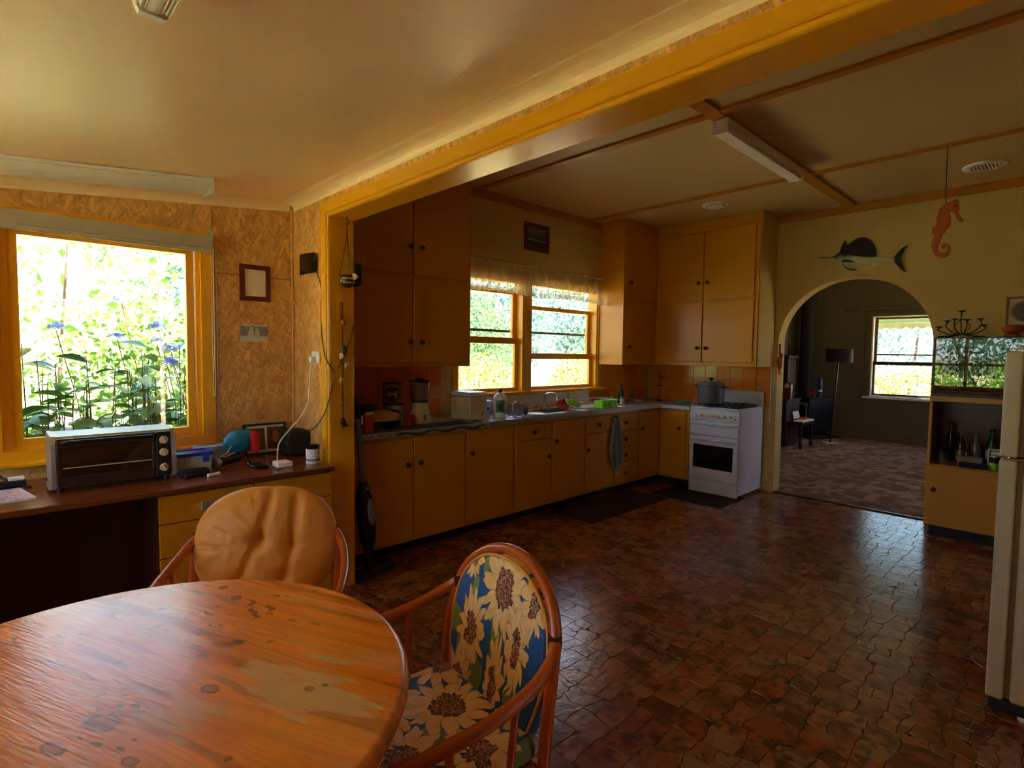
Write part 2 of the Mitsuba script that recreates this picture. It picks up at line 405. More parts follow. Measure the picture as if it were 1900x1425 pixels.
# ---- printed pictures: uv 0..1; uv.x runs left to right, uv.y bottom to top; the whole number part of uv.x says which picture
def print_fn(p, n, uv):
    k = dr.floor(uv.x + 1e-4); u, v = uv.x - k, uv.y
    el = lambda cx, cy, rx, ry: smoothstep(1.15, 0.9, dr.sqrt(dr.square((u - cx) / rx) + dr.square((v - cy) / ry)))
    nz = fbm(u * 18, v * 12, k, octaves=3)
    # 0: black and white snapshot of two people in front of a hedge
    g = 0.16 + 0.20 * nz + 0.35 * smoothstep(0.38, 0.30, v) + 0.5 * smoothstep(0.86, 0.92, v) * nz
    g = dr.lerp(g, 0.62, el(0.38, 0.45, 0.10, 0.26)); g = dr.lerp(g, 0.55, el(0.60, 0.46, 0.09, 0.24))
    g = dr.lerp(g, 0.7, el(0.40, 0.78, 0.05, 0.07)); g = dr.lerp(g, 0.5, el(0.60, 0.74, 0.05, 0.07))
    c = mi.Color3f(g * 1.0, g * 0.96, g * 0.82)
    # 1: pale document
    ln = smoothstep(0.3, 0.1, dr.abs((v * 16 - dr.floor(v * 16)) - 0.5)) * smoothstep(0.1, 0.14, u) * smoothstep(0.9, 0.86, u) * smoothstep(0.3, 0.6, noise(u * 30, dr.floor(v * 16), 2.0))
    c1 = mix(mi.Color3f(srgb(232, 220, 190)), mi.Color3f(srgb(196, 182, 150)), ln * 0.5)
    # 2: dark landscape with a pale shoreline
    c2 = mix(mi.Color3f(srgb(60, 62, 56)), mi.Color3f(srgb(120, 118, 106)), nz * smoothstep(0.35, 0.9, v))
    c2 = mix(c2, mi.Color3f(srgb(150, 148, 140)), smoothstep(0.06, 0.0, dr.abs(v - 0.38 + 0.04 * (u - 0.5))))
    # 3, 4: portrait snapshots, brown and dark
    c3 = mix(mi.Color3f(srgb(48, 30, 26)), mi.Color3f(srgb(110, 76, 60)), nz)
    c3 = mix(c3, mi.Color3f(srgb(150, 96, 74)), el(0.5, 0.55, 0.2, 0.28))
    # 5: oval portrait
    c5 = mix(mi.Color3f(srgb(200, 180, 140)), mi.Color3f(srgb(88, 76, 66)), el(0.5, 0.5, 0.42, 0.42))
    # 6: lilac booklet with a faint swirling pattern
    sw = dr.sin(u * 40 + 8 * noise(u * 6, v * 6, 1.0)) * dr.sin(v * 34 + 8 * noise(u * 6, v * 6, 4.0))
    c6 = mix(mi.Color3f(srgb(206, 204, 230)), mi.Color3f(srgb(176, 130, 160)), smoothstep(0.2, 0.7, sw) * smoothstep(0.05, 0.1, u) * smoothstep(0.95, 0.9, u))
    out = c
    for q, cq in ((1, c1), (2, c2), (3, c3), (4, c3), (5, c5), (6, c6)):
        out = dr.select((k > q - 0.5) & (k < q + 0.5), cq, out)
    return out
mat('m_print', proc(print_fn), 0.45)

def sheet(w, h, m, k, t=0.001):
    """a thin printed sheet; local x right, y up, z towards the viewer"""
    v = np.array([[0, 0, t], [w, 0, t], [w, h, t], [0, h, t], [0, 0, 0], [w, 0, 0], [w, h, 0], [0, h, 0]], float)
    f = np.array([[0, 1, 2], [0, 2, 3], [4, 6, 5], [4, 7, 6], [0, 4, 5], [0, 5, 1], [1, 5, 6], [1, 6, 2], [2, 6, 7], [2, 7, 3], [3, 7, 4], [3, 4, 0]])
    uv = np.array([[k + .001, 0], [k + .999, 0], [k + .999, 1], [k + .001, 1]] * 2)
    me = trimesh.Trimesh(v, f, process=False); me.apply_transform(m)
    return me, uv
# ================================================================ the shell
XD, XK, YD, YJ, YK, XB, XB2, ZK = 1.465, 1.612, 3.63, 3.092, 3.83, 6.08, 6.26, 2.94
XF = 11.33                                        # far wall of the living room
def zc(x): return 2.43 + 0.103 * (x - XD)         # the dining ceiling slopes (lean-to)

def wall_y(x0, x1, z0, z1, holes=()):             # polygon in x,z
    P = sbox(x0, z0, x1, z1)
    for h in holes: P = P.difference(sbox(*h))
    return P

# --- dining window wall with its OSB boards
def slopecut(P, drop=0.0):
    return P.intersection(Polygon([(-3, -1), (2, -1), (2, zc(2) - drop), (-3, zc(-3) - drop)]))
w1_hole = (0.03, 0.935, 0.92, 2.10)
k = struct('wall_left', prism(slopecut(wall_y(-2.0, XD, -0.02, 2.6, [w1_hole]), -0.02), 0.11, face_my((0, YD + 0.12, 0))), 'm_brownwood')
for x0, x1, z0, z1 in ((-1.46, -0.232, 0, 2.6), (-0.228, 0.980, 0, 2.6), (0.984, XD - 0.002, 0, 1.925), (0.984, XD - 0.002, 1.9285, 2.6), (-2.0, -1.464, 0, 2.6)):
    put('panel', prism(slopecut(wall_y(x0, x1, z0, z1, [w1_hole])), 0.010, face_my((0, YD + 0.010, 0))), 'm_osb', parent=k, label='oriented strand board panel')
put('corner_strip', box(XD - 0.016, XD, YD - 0.016, YD, 0, zc(XD) - .045, .003), 'm_osb', parent=k)

# --- divider between dining room and kitchen
k = struct('wall_divider', cat([box(XD + .010, XK, YJ + .02, YK + .12, 0, ZK), box(XD + .010, XK, -1.0, YJ + .02, 2.27, ZK), box(XD + .010, XK, -1.9, -1.0, 0, ZK)]), 'm_cream')
put('panel', box(XD, XD + .010, YJ + .02, YD, 0, 2.43), 'm_osb', parent=k, label='oriented strand board panel')
put('panel', box(XD, XD + .010, 1.93, YJ + .02, 2.27, 2.43), 'm_osb', parent=k)
put('panel', box(XD, XD + .010, -0.51, 1.926, 2.27, 2.43), 'm_osb', parent=k)
put('panel', box(XD, XD + .010, -1.9, -0.514, 0, 2.43), 'm_osb', parent=k)
# its lining and architrave, yellow gloss
k = sroot('trim_1')
put('jamb_lining', box(XD - .004, XK + .006, YJ, YJ + .02, 0, 2.268, .002), 'm_yellow', parent=k)
put('head_lining', box(XD - .004, XK + .006, -0.99, YJ + .02, 2.25, 2.27, .002), 'm_yellow', parent=k)
put('architrave', cat([box(XD - .020, XD, YJ + .022, YJ + .084, 0, 2.34, .005), box(XD - .012, XD, YJ + .001, YJ + .022, 0, 2.272, .004)]), 'm_yellow', parent=k)
put('architrave', cat([box(XD - .020, XD, -1.05, YJ + .082, 2.272, 2.338, .005), box(XD - .012, XD, -1.0, YJ + .02, 2.251, 2.273, .004)]), 'm_yellow', parent=k)

# --- dining ceiling, other dining walls, cornice
cx0, cx1, cy0, cy1 = -2.5, XD + .01, -4.2, 4.35   # the roof goes on as a verandah at the back
struct('ceiling', hull([(x, y, zc(x) + d) for x in (cx0, cx1) for y in (cy0, cy1) for d in (0, .12)]), 'm_cream_gloss')
def cornice_x(y_wall, x0, x1):                     # along x under the sloping ceiling, coved
    out = []
    prof = [(0, -.055)] + [(.075 * (1 - math.cos(t)), -.055 * (1 - math.sin(t)) - .004) for t in np.linspace(0, math.pi / 2, 7)] + [(.082, 0), (0, 0)]
    V = []; n = len(prof)
    for x in (x0, x1):
        for a, b in prof: V.append((x, y_wall - a, zc(x) + b))
    Fc = [(i, (i + 1) % n, n + (i + 1) % n) for i in range(n)] + [(i, n + (i + 1) % n, n + i) for i in range(n)]
    return trimesh.Trimesh(np.array(V), np.array(Fc), process=False)
def cornice_y(x_wall, y0, y1):
    prof = [(0, -.055)] + [(.075 * (1 - math.cos(t)), -.055 * (1 - math.sin(t)) - .004) for t in np.linspace(0, math.pi / 2, 7)] + [(.082, 0), (0, 0)]
    V = []; n = len(prof)
    for y in (y0, y1):
        for a, b in prof: V.append((x_wall - a, y, zc(x_wall - a) + b))
    Fc = [(i, n + (i + 1) % n, (i + 1) % n) for i in range(n)] + [(i, n + i, n + (i + 1) % n) for i in range(n)]
    return trimesh.Trimesh(np.array(V), np.array(Fc), process=False)
struct('trim_2', cornice_x(YD, -2.0, XD - .02), 'm_cream_gloss')
struct('trim_3', cornice_y(XD, -1.9, YD - .02), 'm_cream_gloss')
w4_hole = (0.5, 3.5, .90, 2.0)                   # window of the outer dining wall, behind the camera (y, z)
P = sbox(-2.0, 0, 3.75, 2.15).difference(sbox(w4_hole[0], w4_hole[2], w4_hole[1], w4_hole[3]))
struct('wall_behind', prism(P, .12, face_px((-2.12, 0, 0))), 'm_osb')
struct('wall_right', prism(slopecut(wall_y(-2.1, XD + .1, 0, 2.5), -.02), .12, face_my((0, -1.9, 0))), 'm_brownwood')

# --- kitchen walls and ceiling
w2 = (2.985, 1.075, 5.005, 2.165)
struct('wall_kitchen_left', prism(wall_y(XD + .01, XB2, -.02, ZK + .05, [w2]), 0.12, face_my((0, YK + .12, 0))), 'm_cream')
YAc, YAr, ZAs, ZAr = 1.585, 0.662, 1.60, 0.644     # arch: centre, half width, springing, rise
arch = Polygon([(-(YAc + YAr), -1)] + [(-(YAc + YAr * math.cos(t)), ZAs + ZAr * math.sin(t)) for t in np.linspace(0, math.pi, 49)] + [(-(YAc - YAr), -1)])
P = sbox(-3.95, 0, 1.62, ZK + .05).difference(arch)
struct('wall_back', prism(P, XB2 - XB, face_mx((XB2, 0, 0))), 'm_cream')
struct('wall_kitchen_right', box(XK, XB2, -.74, -.62, 0, ZK), 'm_brownwood')
k = struct('ceiling_kitchen', box(XD + .02, XB2 + .1, -.8, 4.95, ZK + .012, ZK + .14), 'm_ceil')
# sheets of the ceiling between the cover battens
for x0, x1 in ((XK, 3.215), (3.235, 4.80), (4.82, XB)):
    for y0, y1 in ((-.62, 1.60), (1.62, YK)):
        put('sheet', box(x0, x1, y0, y1, ZK, ZK + .012), 'm_ceil', parent=k)
bat = sroot('trim_4')
def batten(x0, x1, y0, y1, h=.016): put('batten', box(x0, x1, y0, y1, ZK - h, ZK + .002, .004), 'm_batten', parent=bat)
batten(3.19, 3.255, -.62, YK - .02); batten(4.78, 4.845, -.62, YK - .02); batten(1.62, XB - .02, 1.565, 1.665, .02)
put('wall_batten', box(XK, XB, YK - .020, YK, 2.865, ZK, .004), 'm_batten', parent=bat)
put('wall_batten', box(XB - .020, XB, -.62, 2.30, 2.865, ZK, .004), 'm_batten', parent=bat)

# --- living room shell
struct('floor_living', box(XB + .06, XF + .1, -1.62, 3.95, -.05, .004), 'm_carpet')
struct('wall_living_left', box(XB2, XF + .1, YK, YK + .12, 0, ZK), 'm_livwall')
w3 = (-2.60, -1.18, .78, 2.21)                     # local x = -y
P = sbox(-3.95, 0, 1.62, ZK).difference(sbox(w3[0], w3[2], w3[1], w3[3]))
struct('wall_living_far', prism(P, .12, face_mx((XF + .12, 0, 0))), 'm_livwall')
w5 = (7.0, .9, 8.6, 2.1)
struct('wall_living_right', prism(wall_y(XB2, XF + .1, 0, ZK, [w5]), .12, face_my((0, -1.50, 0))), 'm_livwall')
struct('ceiling_living', box(XB2, XF + .5, -2.1, 4.45, ZK, ZK + .14), 'm_ceil')
struct('baseboard_far', box(XF - .016, XF, -1.5, YK, 0, .09, .003), 'm_livwall')
struct('baseboard_back', cat([box(XB - .012, XB, 2.25, 2.36, 0, .10, .003)]), 'm_cream')
struct('trim_5', box(XB - .004, XB + .03, .925, 2.247, .0, .012, .003), 'm_darkwood')     # threshold strip under the arch

# --- floor: base and stones
fl = struct('floor', box(-2.1, XB + .06, -2.0, 3.95, -.06, -.0032), 'm_jointdark')
def warp2(p):
    q = np.column_stack([p, np.zeros(len(p))])
    a = meshkit.noise(q * 9.0 + 3.1, 1) - .5; b = meshkit.noise(q * 9.0 + 8.7, 2) - .5
    c = meshkit.noise(q * 31.0, 3) - .5; d = meshkit.noise(q * 31.0, 4) - .5
    return p + np.column_stack([a * .05 + c * .016, b * .05 + d * .016])
cells = []
def split(x0, x1, y0, y1, dep=0):
    w, h = x1 - x0, y1 - y0
    lim = rng.uniform(.10, .20)
    if max(w, h) < lim and dep > 3: cells.append((x0, x1, y0, y1)); return
    t = rng.uniform(.36, .64)
    if w > h * rng.uniform(.8, 1.25): split(x0, x0 + w * t, y0, y1, dep + 1); split(x0 + w * t, x1, y0, y1, dep + 1)
    else: split(x0, x1, y0, y0 + h * t, dep + 1); split(x0, x1, y0 + h * t, y1, dep + 1)
split(-1.98, XD, -1.88, 3.6); split(XD, XB, -.62, 3.42)
stones = []
for x0, x1, y0, y1 in cells:
    e = .0010
    n = 4
    ring = [(x0 + (x1 - x0) * i / n, y0) for i in range(n)] + [(x1, y0 + (y1 - y0) * i / n) for i in range(n)] + [(x1 - (x1 - x0) * i / n, y1) for i in range(n)] + [(x0, y1 - (y1 - y0) * i / n) for i in range(n)]
    ring = np.array(ring)
    if rng.random() < .12:                         # knock a corner off
        ring = np.delete(ring, rng.choice((0, n, 2 * n, 3 * n)), 0)
    ring = warp2(ring)
    pg = Polygon(ring)
    if not pg.is_valid: continue
    pg = pg.buffer(-e)
    if pg.is_empty or pg.geom_type != 'Polygon': continue
    o = np.array(pg.exterior.coords)[:-1]
    if Polygon(o).exterior.is_ccw is False: o = o[::-1]
    if o[:, 0].max() > XB + .05: o[:, 0] = np.minimum(o[:, 0], XB + .05)
    c = o.mean(0); inn = c + (o - c) * (1 - .0016 / np.maximum(np.linalg.norm(o - c, axis=1, keepdims=True), .01))
    m = len(o)
    z = -rng.uniform(0, .0006)
    V = np.vstack([np.column_stack([o, np.full(m, -.003)]), np.column_stack([inn, np.full(m, z)]), [[c[0], c[1], z]]])
    i = np.arange(m); j = (i + 1) % m
    Fc = np.vstack([np.column_stack([i, j, m + j]), np.column_stack([i, m + j, m + i]), np.column_stack([m + i, m + j, np.full(m, 2 * m)])])
    d2 = math.hypot(*c); az = math.degrees(math.atan2(c[1], c[0]))
    near = d2 > 1.25 and 5 < az < 80 and math.hypot(c[0] - .35, c[1] - 2.8) > 1.1 and math.hypot(c[0] * .49 - .166, c[1] * .49 - 1.348) > .58 and not (c[0] > 2.9 and c[1] < .2)
    area = Polygon(o).area / d2 ** 3 if near else 0      # the stones nearest the table come first
    stones.append((area, V, Fc, (rng.random(), rng.random())))
stones.sort(key=lambda s: -s[0])
for a, V, Fc, r in stones[:300]:
    put('stone', (V, Fc), 'm_stone', parent=fl, uv=np.tile(r, (len(V), 1)))
V, Fc, U, at = [], [], [], 0
for a, v, f, r in stones[300:]:
    V.append(v); Fc.append(f + at); U.append(np.tile(r, (len(v), 1))); at += len(v)
put('distant_stones', (np.vstack(V), np.vstack(Fc)), 'm_stone', parent=fl, uv=np.vstack(U), kind='stuff')

# --- windows
def ring3(x0, x1, y0, y1, w, z0, z1, m): return xf(prism(sbox(x0, y0, x1, y1).difference(sbox(x0 + w, y0 + w, x1 - w, y1 - w)), z1 - z0), m @ mat4((1, 0, 0), (0, 1, 0), (0, 0, 1), (0, 0, z0)))
def lbox(x0, x1, y0, y1, z0, z1, m, b=.003): return xf(box(x0, x1, y0, y1, z0, z1, b), m)
def pane(parent, x0, x1, y0, y1, z, m):
    q = xf(trimesh.Trimesh(np.array([[x0, y0, z], [x1, y0, z], [x1, y1, z], [x0, y1, z]], float), np.array([[0, 1, 2], [0, 2, 3]]), process=False), m)
    put('pane', q, 'm_pane', parent=parent)
# window_1: the fixed dining window with its stepped yellow frame
m = face_my((0, YD, 0)); k = sroot('window_1')
put('casing', ring3(-.035, .980, .88, 2.15, .068, 0, .018, m), 'm_yellow', parent=k)
put('frame', cat([ring3(.030, .936, .918, 2.102, .026, -.12, -.004, m), ring3(.054, .910, .944, 2.076, .018, -.10, -.016, m)]), 'm_yellow', parent=k)
put('sash', ring3(.072, .886, .962, 2.060, .040, -.075, -.030, m), 'm_yellow', parent=k)
put('sill', lbox(-.06, 1.01, .868, .897, -.01, .058, m, .008), 'm_yellow', parent=k)
pane(k, .108, .850, .998, 2.024, -.055, m)
# window_2: the pair of double-hung kitchen sashes
m = face_my((0, YK, 0)); k = sroot('window_2')
put('casing', cat([lbox(2.935, 2.99, 1.08, 2.22, 0, .018, m), lbox(5.0, 5.055, 1.08, 2.22, 0, .018, m), lbox(2.935, 5.055, 2.165, 2.23, 0, .018, m)]), 'm_yellow', parent=k)
put('frame', ring3(2.985, 5.005, 1.075, 2.165, .022, -.12, .004, m), 'm_yellow', parent=k)
put('mullion', cat([lbox(3.80, 3.93, 1.09, 2.15, -.12, .008, m), lbox(3.835, 3.895, 1.09, 2.15, .008, .016, m)]), 'm_yellow', parent=k)
put('sill', cat([lbox(2.91, 5.09, 1.062, 1.092, -.02, .055, m, .006)]), 'm_yellow', parent=k)
for x0, x1, mid, top in ((3.007, 3.80, 1.588, 2.085), (3.93, 4.983, 1.440, 1.955)):
    lo = put('lower_sash', cat([lbox(x0, x0 + .045, 1.092, mid + .03, -.085, -.052, m), lbox(x1 - .045, x1, 1.092, mid + .03, -.085, -.052, m), lbox(x0 + .04, x1 - .04, 1.092, 1.128, -.085, -.052, m), lbox(x0 + .04, x1 - .04, mid - .03, mid + .03, -.085, -.050, m)]), 'm_yellow', parent=k)
    pane(lo, x0 + .044, x1 - .044, 1.127, mid - .03, -.068, m)
    up = put('upper_sash', cat([lbox(x0, x0 + .045, mid - .02, top, -.12, -.088, m), lbox(x1 - .045, x1, mid - .02, top, -.12, -.088, m), lbox(x0 + .04, x1 - .04, top - .04, top, -.12, -.088, m), lbox(x0 + .04, x1 - .04, mid - .02, mid + .02, -.12, -.088, m)]), 'm_yellow', parent=k)
    pane(up, x0 + .044, x1 - .044, mid + .02, top - .04, -.104, m)
    put('screen_rail', lbox(x0 + .03, x1 - .03, 1.672, 1.696, -.150, -.135, m), 'm_black', parent=k)
    put('sash_catch', cat([lbox((x0 + x1) / 2 - .02, (x0 + x1) / 2 + .02, top, top + .012, -.11, -.09, m), lbox((x0 + x1) / 2 + .0, (x0 + x1) / 2 + .025, top + .01, top + .022, -.11, -.09, m)]), 'm_alu', parent=k)
# window_3: white sash window at the far end of the living room
m = face_mx((XF, 0, 0)); k = sroot('window_3')
put('casing', ring3(-2.68, -1.10, .70, 2.29, .085, 0, .02, m), 'm_livwall', parent=k)
put('frame', ring3(-2.605, -1.175, .775, 2.215, .03, -.12, .0, m), 'm_white', parent=k)
put('sash', cat([ring3(-2.575, -1.205, .80, 1.40, .035, -.09, -.05, m), lbox(-2.575, -1.205, 1.345, 1.405, -.09, -.045, m), lbox(-2.575, -2.53, 1.38, 2.19, -.12, -.09, m), lbox(-1.25, -1.205, 1.38, 2.19, -.12, -.09, m), lbox(-2.57, -1.21, 2.15, 2.19, -.12, -.09, m)]), 'm_darkwood', parent=k)
pane(k, -2.54, -1.24, .83, 1.35, -.07, m); pane(k, -2.54, -1.24, 1.40, 2.15, -.105, m)
put('screen_rail', lbox(-2.57, -1.21, 1.515, 1.54, -.15, -.135, m), 'm_black', parent=k)
put('sill', lbox(-2.70, -1.08, .745, .785, -.01, .045, m, .006), 'm_white', parent=k)
put('pelmet', lbox(-3.05, -1.0, 2.30, 2.36, .0, .03, m), 'm_livwall', parent=k)
# window_4 and window_5: windows the photograph only shows by their light and reflections
m = face_px((-2.0, 0, 0)); k = sroot('window_4')
put('frame', cat([xf(prism(sbox(.5, .90, 3.5, 2.0).difference(sbox(.55, .95, 3.45, 1.95)), .10), m @ mat4((1, 0, 0), (0, 1, 0), (0, 0, 1), (0, 0, -.11))), lbox(.53, 3.47, 1.34, 1.38, -.10, -.03, m), lbox(1.48, 1.53, .93, 1.97, -.10, -.03, m), lbox(2.48, 2.53, .93, 1.97, -.10, -.03, m)]), 'm_yellow', parent=k)
pane(k, .55, 3.45, .95, 1.95, -.07, m)
m = face_my((0, -1.62, 0)); k = sroot('window_5')
put('frame', cat([ring3(7.0, 8.6, .9, 2.1, .05, 0, .1, m), lbox(7.78, 7.83, .93, 2.07, .02, .08, m)]), 'm_white', parent=k)
pane(k, 7.05, 8.55, .95, 2.05, .05, m)
# ================================================================ kitchen joinery
knob_mesh = lathe([(0, 0), (.009, 0), (.008, .010), (.0175, .016), (.0195, .022), (.017, .029), (.009, .033), (0, .034)], 16)
KNOB = ply(knob_mesh, 'm_knob', 50)
def knob_y(parent, x, y, z):            # on a face that looks towards -y
    put('knob', None, None, parent=parent, shape=KNOB, to_world=T(mat4((1, 0, 0), (0, 0, 1), (0, -1, 0), (x, y, z)).tolist()))
def knob_x(parent, x, y, z):            # towards -x
    put('knob', None, None, parent=parent, shape=KNOB, to_world=T(mat4((0, 1, 0), (0, 0, 1), (-1, 0, 0), (x, y, z)).tolist()))
YB = 3.30
def base_y(label, x0, x1, fronts):
    """a base unit on the window side; fronts: (kind, x0, x1, z0, z1, knob x, knob z)"""
    t = thing('base_cabinet', label, 'kitchen cabinet', 'yellow base cabinets along the kitchen window wall')
    zt = .872 if x1 < 3.2 or x0 > 4.7 else .735
    put('carcass', box(x0 + .001, x1 - .001, YB + .018, YK - .01, .10, zt), 'm_yellow_cab', parent=t)
    put('face_frame', box(x0 + .001, x1 - .001, YB, YB + .0175, .10, .872), 'm_yellow_cab', parent=t)
    put('kickboard', box(x0 + .001, x1 - .001, 3.42, 3.44, 0.001, .10), 'm_kick', parent=t)
    for kind, a, b, c, d, kx, kz in fronts:
        q = put(kind, box(a + .003, b - .003, YB - .015, YB - .0005, c, d, .003), 'm_yellow_cab', parent=t)
        knob_y(q, kx, YB - .015, kz)
    return t
base_y('double-door yellow base cabinet behind the stick vacuum cleaner', 1.625, 2.66, (('door', 1.635, 2.178, .125, .85, 2.124, .665), ('door', 2.182, 2.652, .125, .85, 2.229, .667)))
base_y('single-door yellow base cabinet below the cream box on the worktop, knob at upper left', 2.66, 3.19, (('door', 2.668, 3.18, .125, .85, 2.713, .677),))
base_y('yellow base cabinet below the white bottle, with a drawer over a right-knobbed door', 3.19, 3.665, (('drawer', 3.20, 3.655, .715, .85, 3.412, .779), ('door', 3.20, 3.655, .125, .708, 3.605, .547)))
base_y('single-door yellow base cabinet under the sink, knob at its upper left', 3.665, 4.14, (('door', 3.672, 4.132, .125, .85, 3.704, .669),))
base_y('yellow base cabinet under the dish rack, with a drawer over a left-knobbed door', 4.14, 4.635, (('drawer', 4.148, 4.628, .69, .85, 4.342, .77), ('door', 4.148, 4.628, .125, .682, 4.171, .537)))
base_y('yellow base cabinet of four stacked drawers, a tea towel hanging at its left edge', 4.635, 5.065, tuple(('drawer', 4.645, 5.058, a, b, 4.80, (a + b) / 2) for a, b in ((.672, .84), (.498, .664), (.338, .490), (.125, .330))))
base_y('single-door yellow base cabinet in the inner corner beside the four drawers', 5.065, 5.49, (('door', 5.072, 5.482, .125, .85, 5.113, .666),))
t = thing('corner_cabinet', 'bright yellow base cabinet with one door, left of the white cooker', 'kitchen cabinet')
put('carcass', box(5.492, XB - .012, 2.925, YK - .54, .10, .872), 'm_yellow_cab', parent=t)
put('kickboard', box(5.58, 5.60, 2.925, 3.30, 0.001, .10), 'm_kick', parent=t)
q = put('door', box(5.476, 5.4915, 2.965, 3.262, .13, .84, .003), 'm_yellow_cab', parent=t); knob_x(q, 5.476, 3.03, .665)

t = thing('worktop', 'long grey L-shaped kitchen worktop with a metal edge strip', 'worktop')
SX0, SX1, SY0, SY1 = 3.26, 4.78, 3.33, 3.74          # sink top
P = Polygon([(1.622, 3.268), (5.462, 3.268), (5.462, 2.908), (XB - .01, 2.908), (XB - .01, YK - .011), (1.622, YK - .011)]).difference(sbox(3.72, 3.40, 4.17, 3.70))
put('slab', prism(P, .036, mat4((1, 0, 0), (0, 1, 0), (0, 0, 1), (0, 0, .876))), 'm_worktop', parent=t)
put('edge_strip', cat([box(1.622, 5.462, 3.262, 3.268, .874, .914, .002), box(5.456, 5.462, 2.908, 3.262, .874, .914, .002)]), 'm_alu', parent=t, label='aluminium edge strip')
SCREW = ply(lathe([(0, 0), (.006, 0), (.004, .0015), (0, .002)], 10), 'm_black', 40)
for x in (1.69, 1.745, 1.83, 1.90): put('screw', None, None, parent=t, shape=SCREW, to_world=T(mat4((1, 0, 0), (0, 0, 1), (0, -1, 0), (x, 3.262, .894)).tolist()))

t = thing('sink', 'stainless steel sink with draining boards set in the worktop below the kitchen window', 'sink')
P = sbox(SX0, SY0 - .045, SX1, SY1).difference(sbox(3.735, 3.415, 4.155, 3.685))
rim = cat([prism(P, .004, mat4((1, 0, 0), (0, 1, 0), (0, 0, 1), (0, 0, .912))), box(SX0, SX1, SY0 - .05, SY0 - .035, .900, .925, .004), box(SX0, SX1, SY1 - .012, SY1, .912, .925, .004), box(SX0, SX0 + .012, SY0 - .05, SY1, .912, .925, .004), box(SX1 - .012, SX1, SY0 - .05, SY1, .912, .925, .004)])
put('draining_board', rim, 'm_steel', parent=t)
for i in range(7):
    y = 3.40 + i * .045
    for a, b in ((SX0 + .06, 3.68), (4.21, SX1 - .06)): put('drain_ridge', box(a, b, y, y + .012, .916, .9195, .002), 'm_steel', parent=t)
bowl = cat([box(3.735, 4.155, 3.415, 3.418, .74, .914), box(3.735, 4.155, 3.682, 3.685, .74, .914), box(3.735, 3.738, 3.415, 3.685, .74, .914), box(4.152, 4.155, 3.415, 3.685, .74, .914), box(3.735, 4.155, 3.415, 3.685, .738, .742)])
put('bowl', bowl, 'm_steel', parent=t)
t = thing('mixer_tap', 'chrome swan-neck tap over the kitchen sink', 'tap')
tx, ty = 4.02, 3.715
put('spout', tube(catmull([(tx, ty, .925), (tx, ty, 1.0), (tx, ty - .01, 1.05), (tx + .01, ty - .06, 1.075), (tx + .03, ty - .12, 1.06), (tx + .035, ty - .135, 1.02), (tx + .035, ty - .137, 1.0)], 6), .0125, 12), 'm_chrome', True, parent=t)
put('base', lathe([(0, 0), (.028, 0), (.026, .012), (.018, .02), (.016, .06), (0, .06)], 18, (tx, ty, .916)), 'm_chrome', 40, parent=t)
for s in (-1, 1):
    put('handle', cat([cyl((tx + s * .07, ty, .916), (tx + s * .07, ty, .955), .014), cyl((tx + s * .07, ty - .03, .965), (tx + s * .07, ty + .03, .965), .007), cyl((tx + s * .07 - .03, ty, .965), (tx + s * .07 + .03, ty, .965), .007)]), 'm_chrome', 40, parent=t)

# wall cupboards
def cup_y(name, label, x0, x1, y0, doors):
    t = thing(name, label, 'cupboard')
    put('carcass', box(x0, x1, y0, YK - .001, 1.355, ZK - .002, .002), 'm_yellow_cab', parent=t)
    for a, b, c, d, kx, kz in doors:
        q = put('door', box(a, b, y0 - .016, y0 - .0005, c, d, .003), 'm_yellow_cab', parent=t); knob_y(q, kx, y0 - .016, kz)
    return t
cup_y('wall_cupboard', 'tall dark yellow wall cupboard with four doors, beside the opening to the dining room', 1.622, 2.862, 3.49,
      ((1.655, 2.294, 1.385, 2.018, 2.263, 1.54), (2.304, 2.838, 1.385, 2.018, 2.368, 1.54), (1.655, 2.294, 2.044, 2.90, 2.266, 2.243), (2.304, 2.838, 2.044, 2.90, 2.366, 2.243)))
cup_y('wall_cupboard', 'narrow two-door wall cupboard right of the kitchen window, its side lit by the window', 5.018, 5.658, 3.49,
      ((5.06, 5.645, 1.395, 2.055, 5.10, 1.551), (5.06, 5.645, 2.075, 2.86, 5.11, 2.256)))
t = thing('wall_cupboard', 'yellow four-door wall cupboard with a cream side, above the cooker', 'cupboard')
put('carcass', box(5.66, XB - .002, 2.302, 3.488, 1.355, ZK - .002, .002), 'm_yellow_cab', parent=t)
put('side_panel', box(5.672, XB - .002, 2.290, 2.3015, 1.357, ZK - .004, .001), 'm_cream', parent=t, label='cream painted side')
for a, b, c, d, ky, kz in ((2.898, 3.42, 1.40, 2.05, 2.941, 1.549), (2.342, 2.882, 1.40, 2.05, 2.841, 1.549), (2.898, 3.42, 2.072, 2.81, 2.94, 2.257), (2.342, 2.882, 2.072, 2.81, 2.84, 2.257)):
    q = put('door', box(5.644, 5.6595, a, b, c, d, .003), 'm_yellow_cab', parent=t); knob_x(q, 5.644, ky, kz)

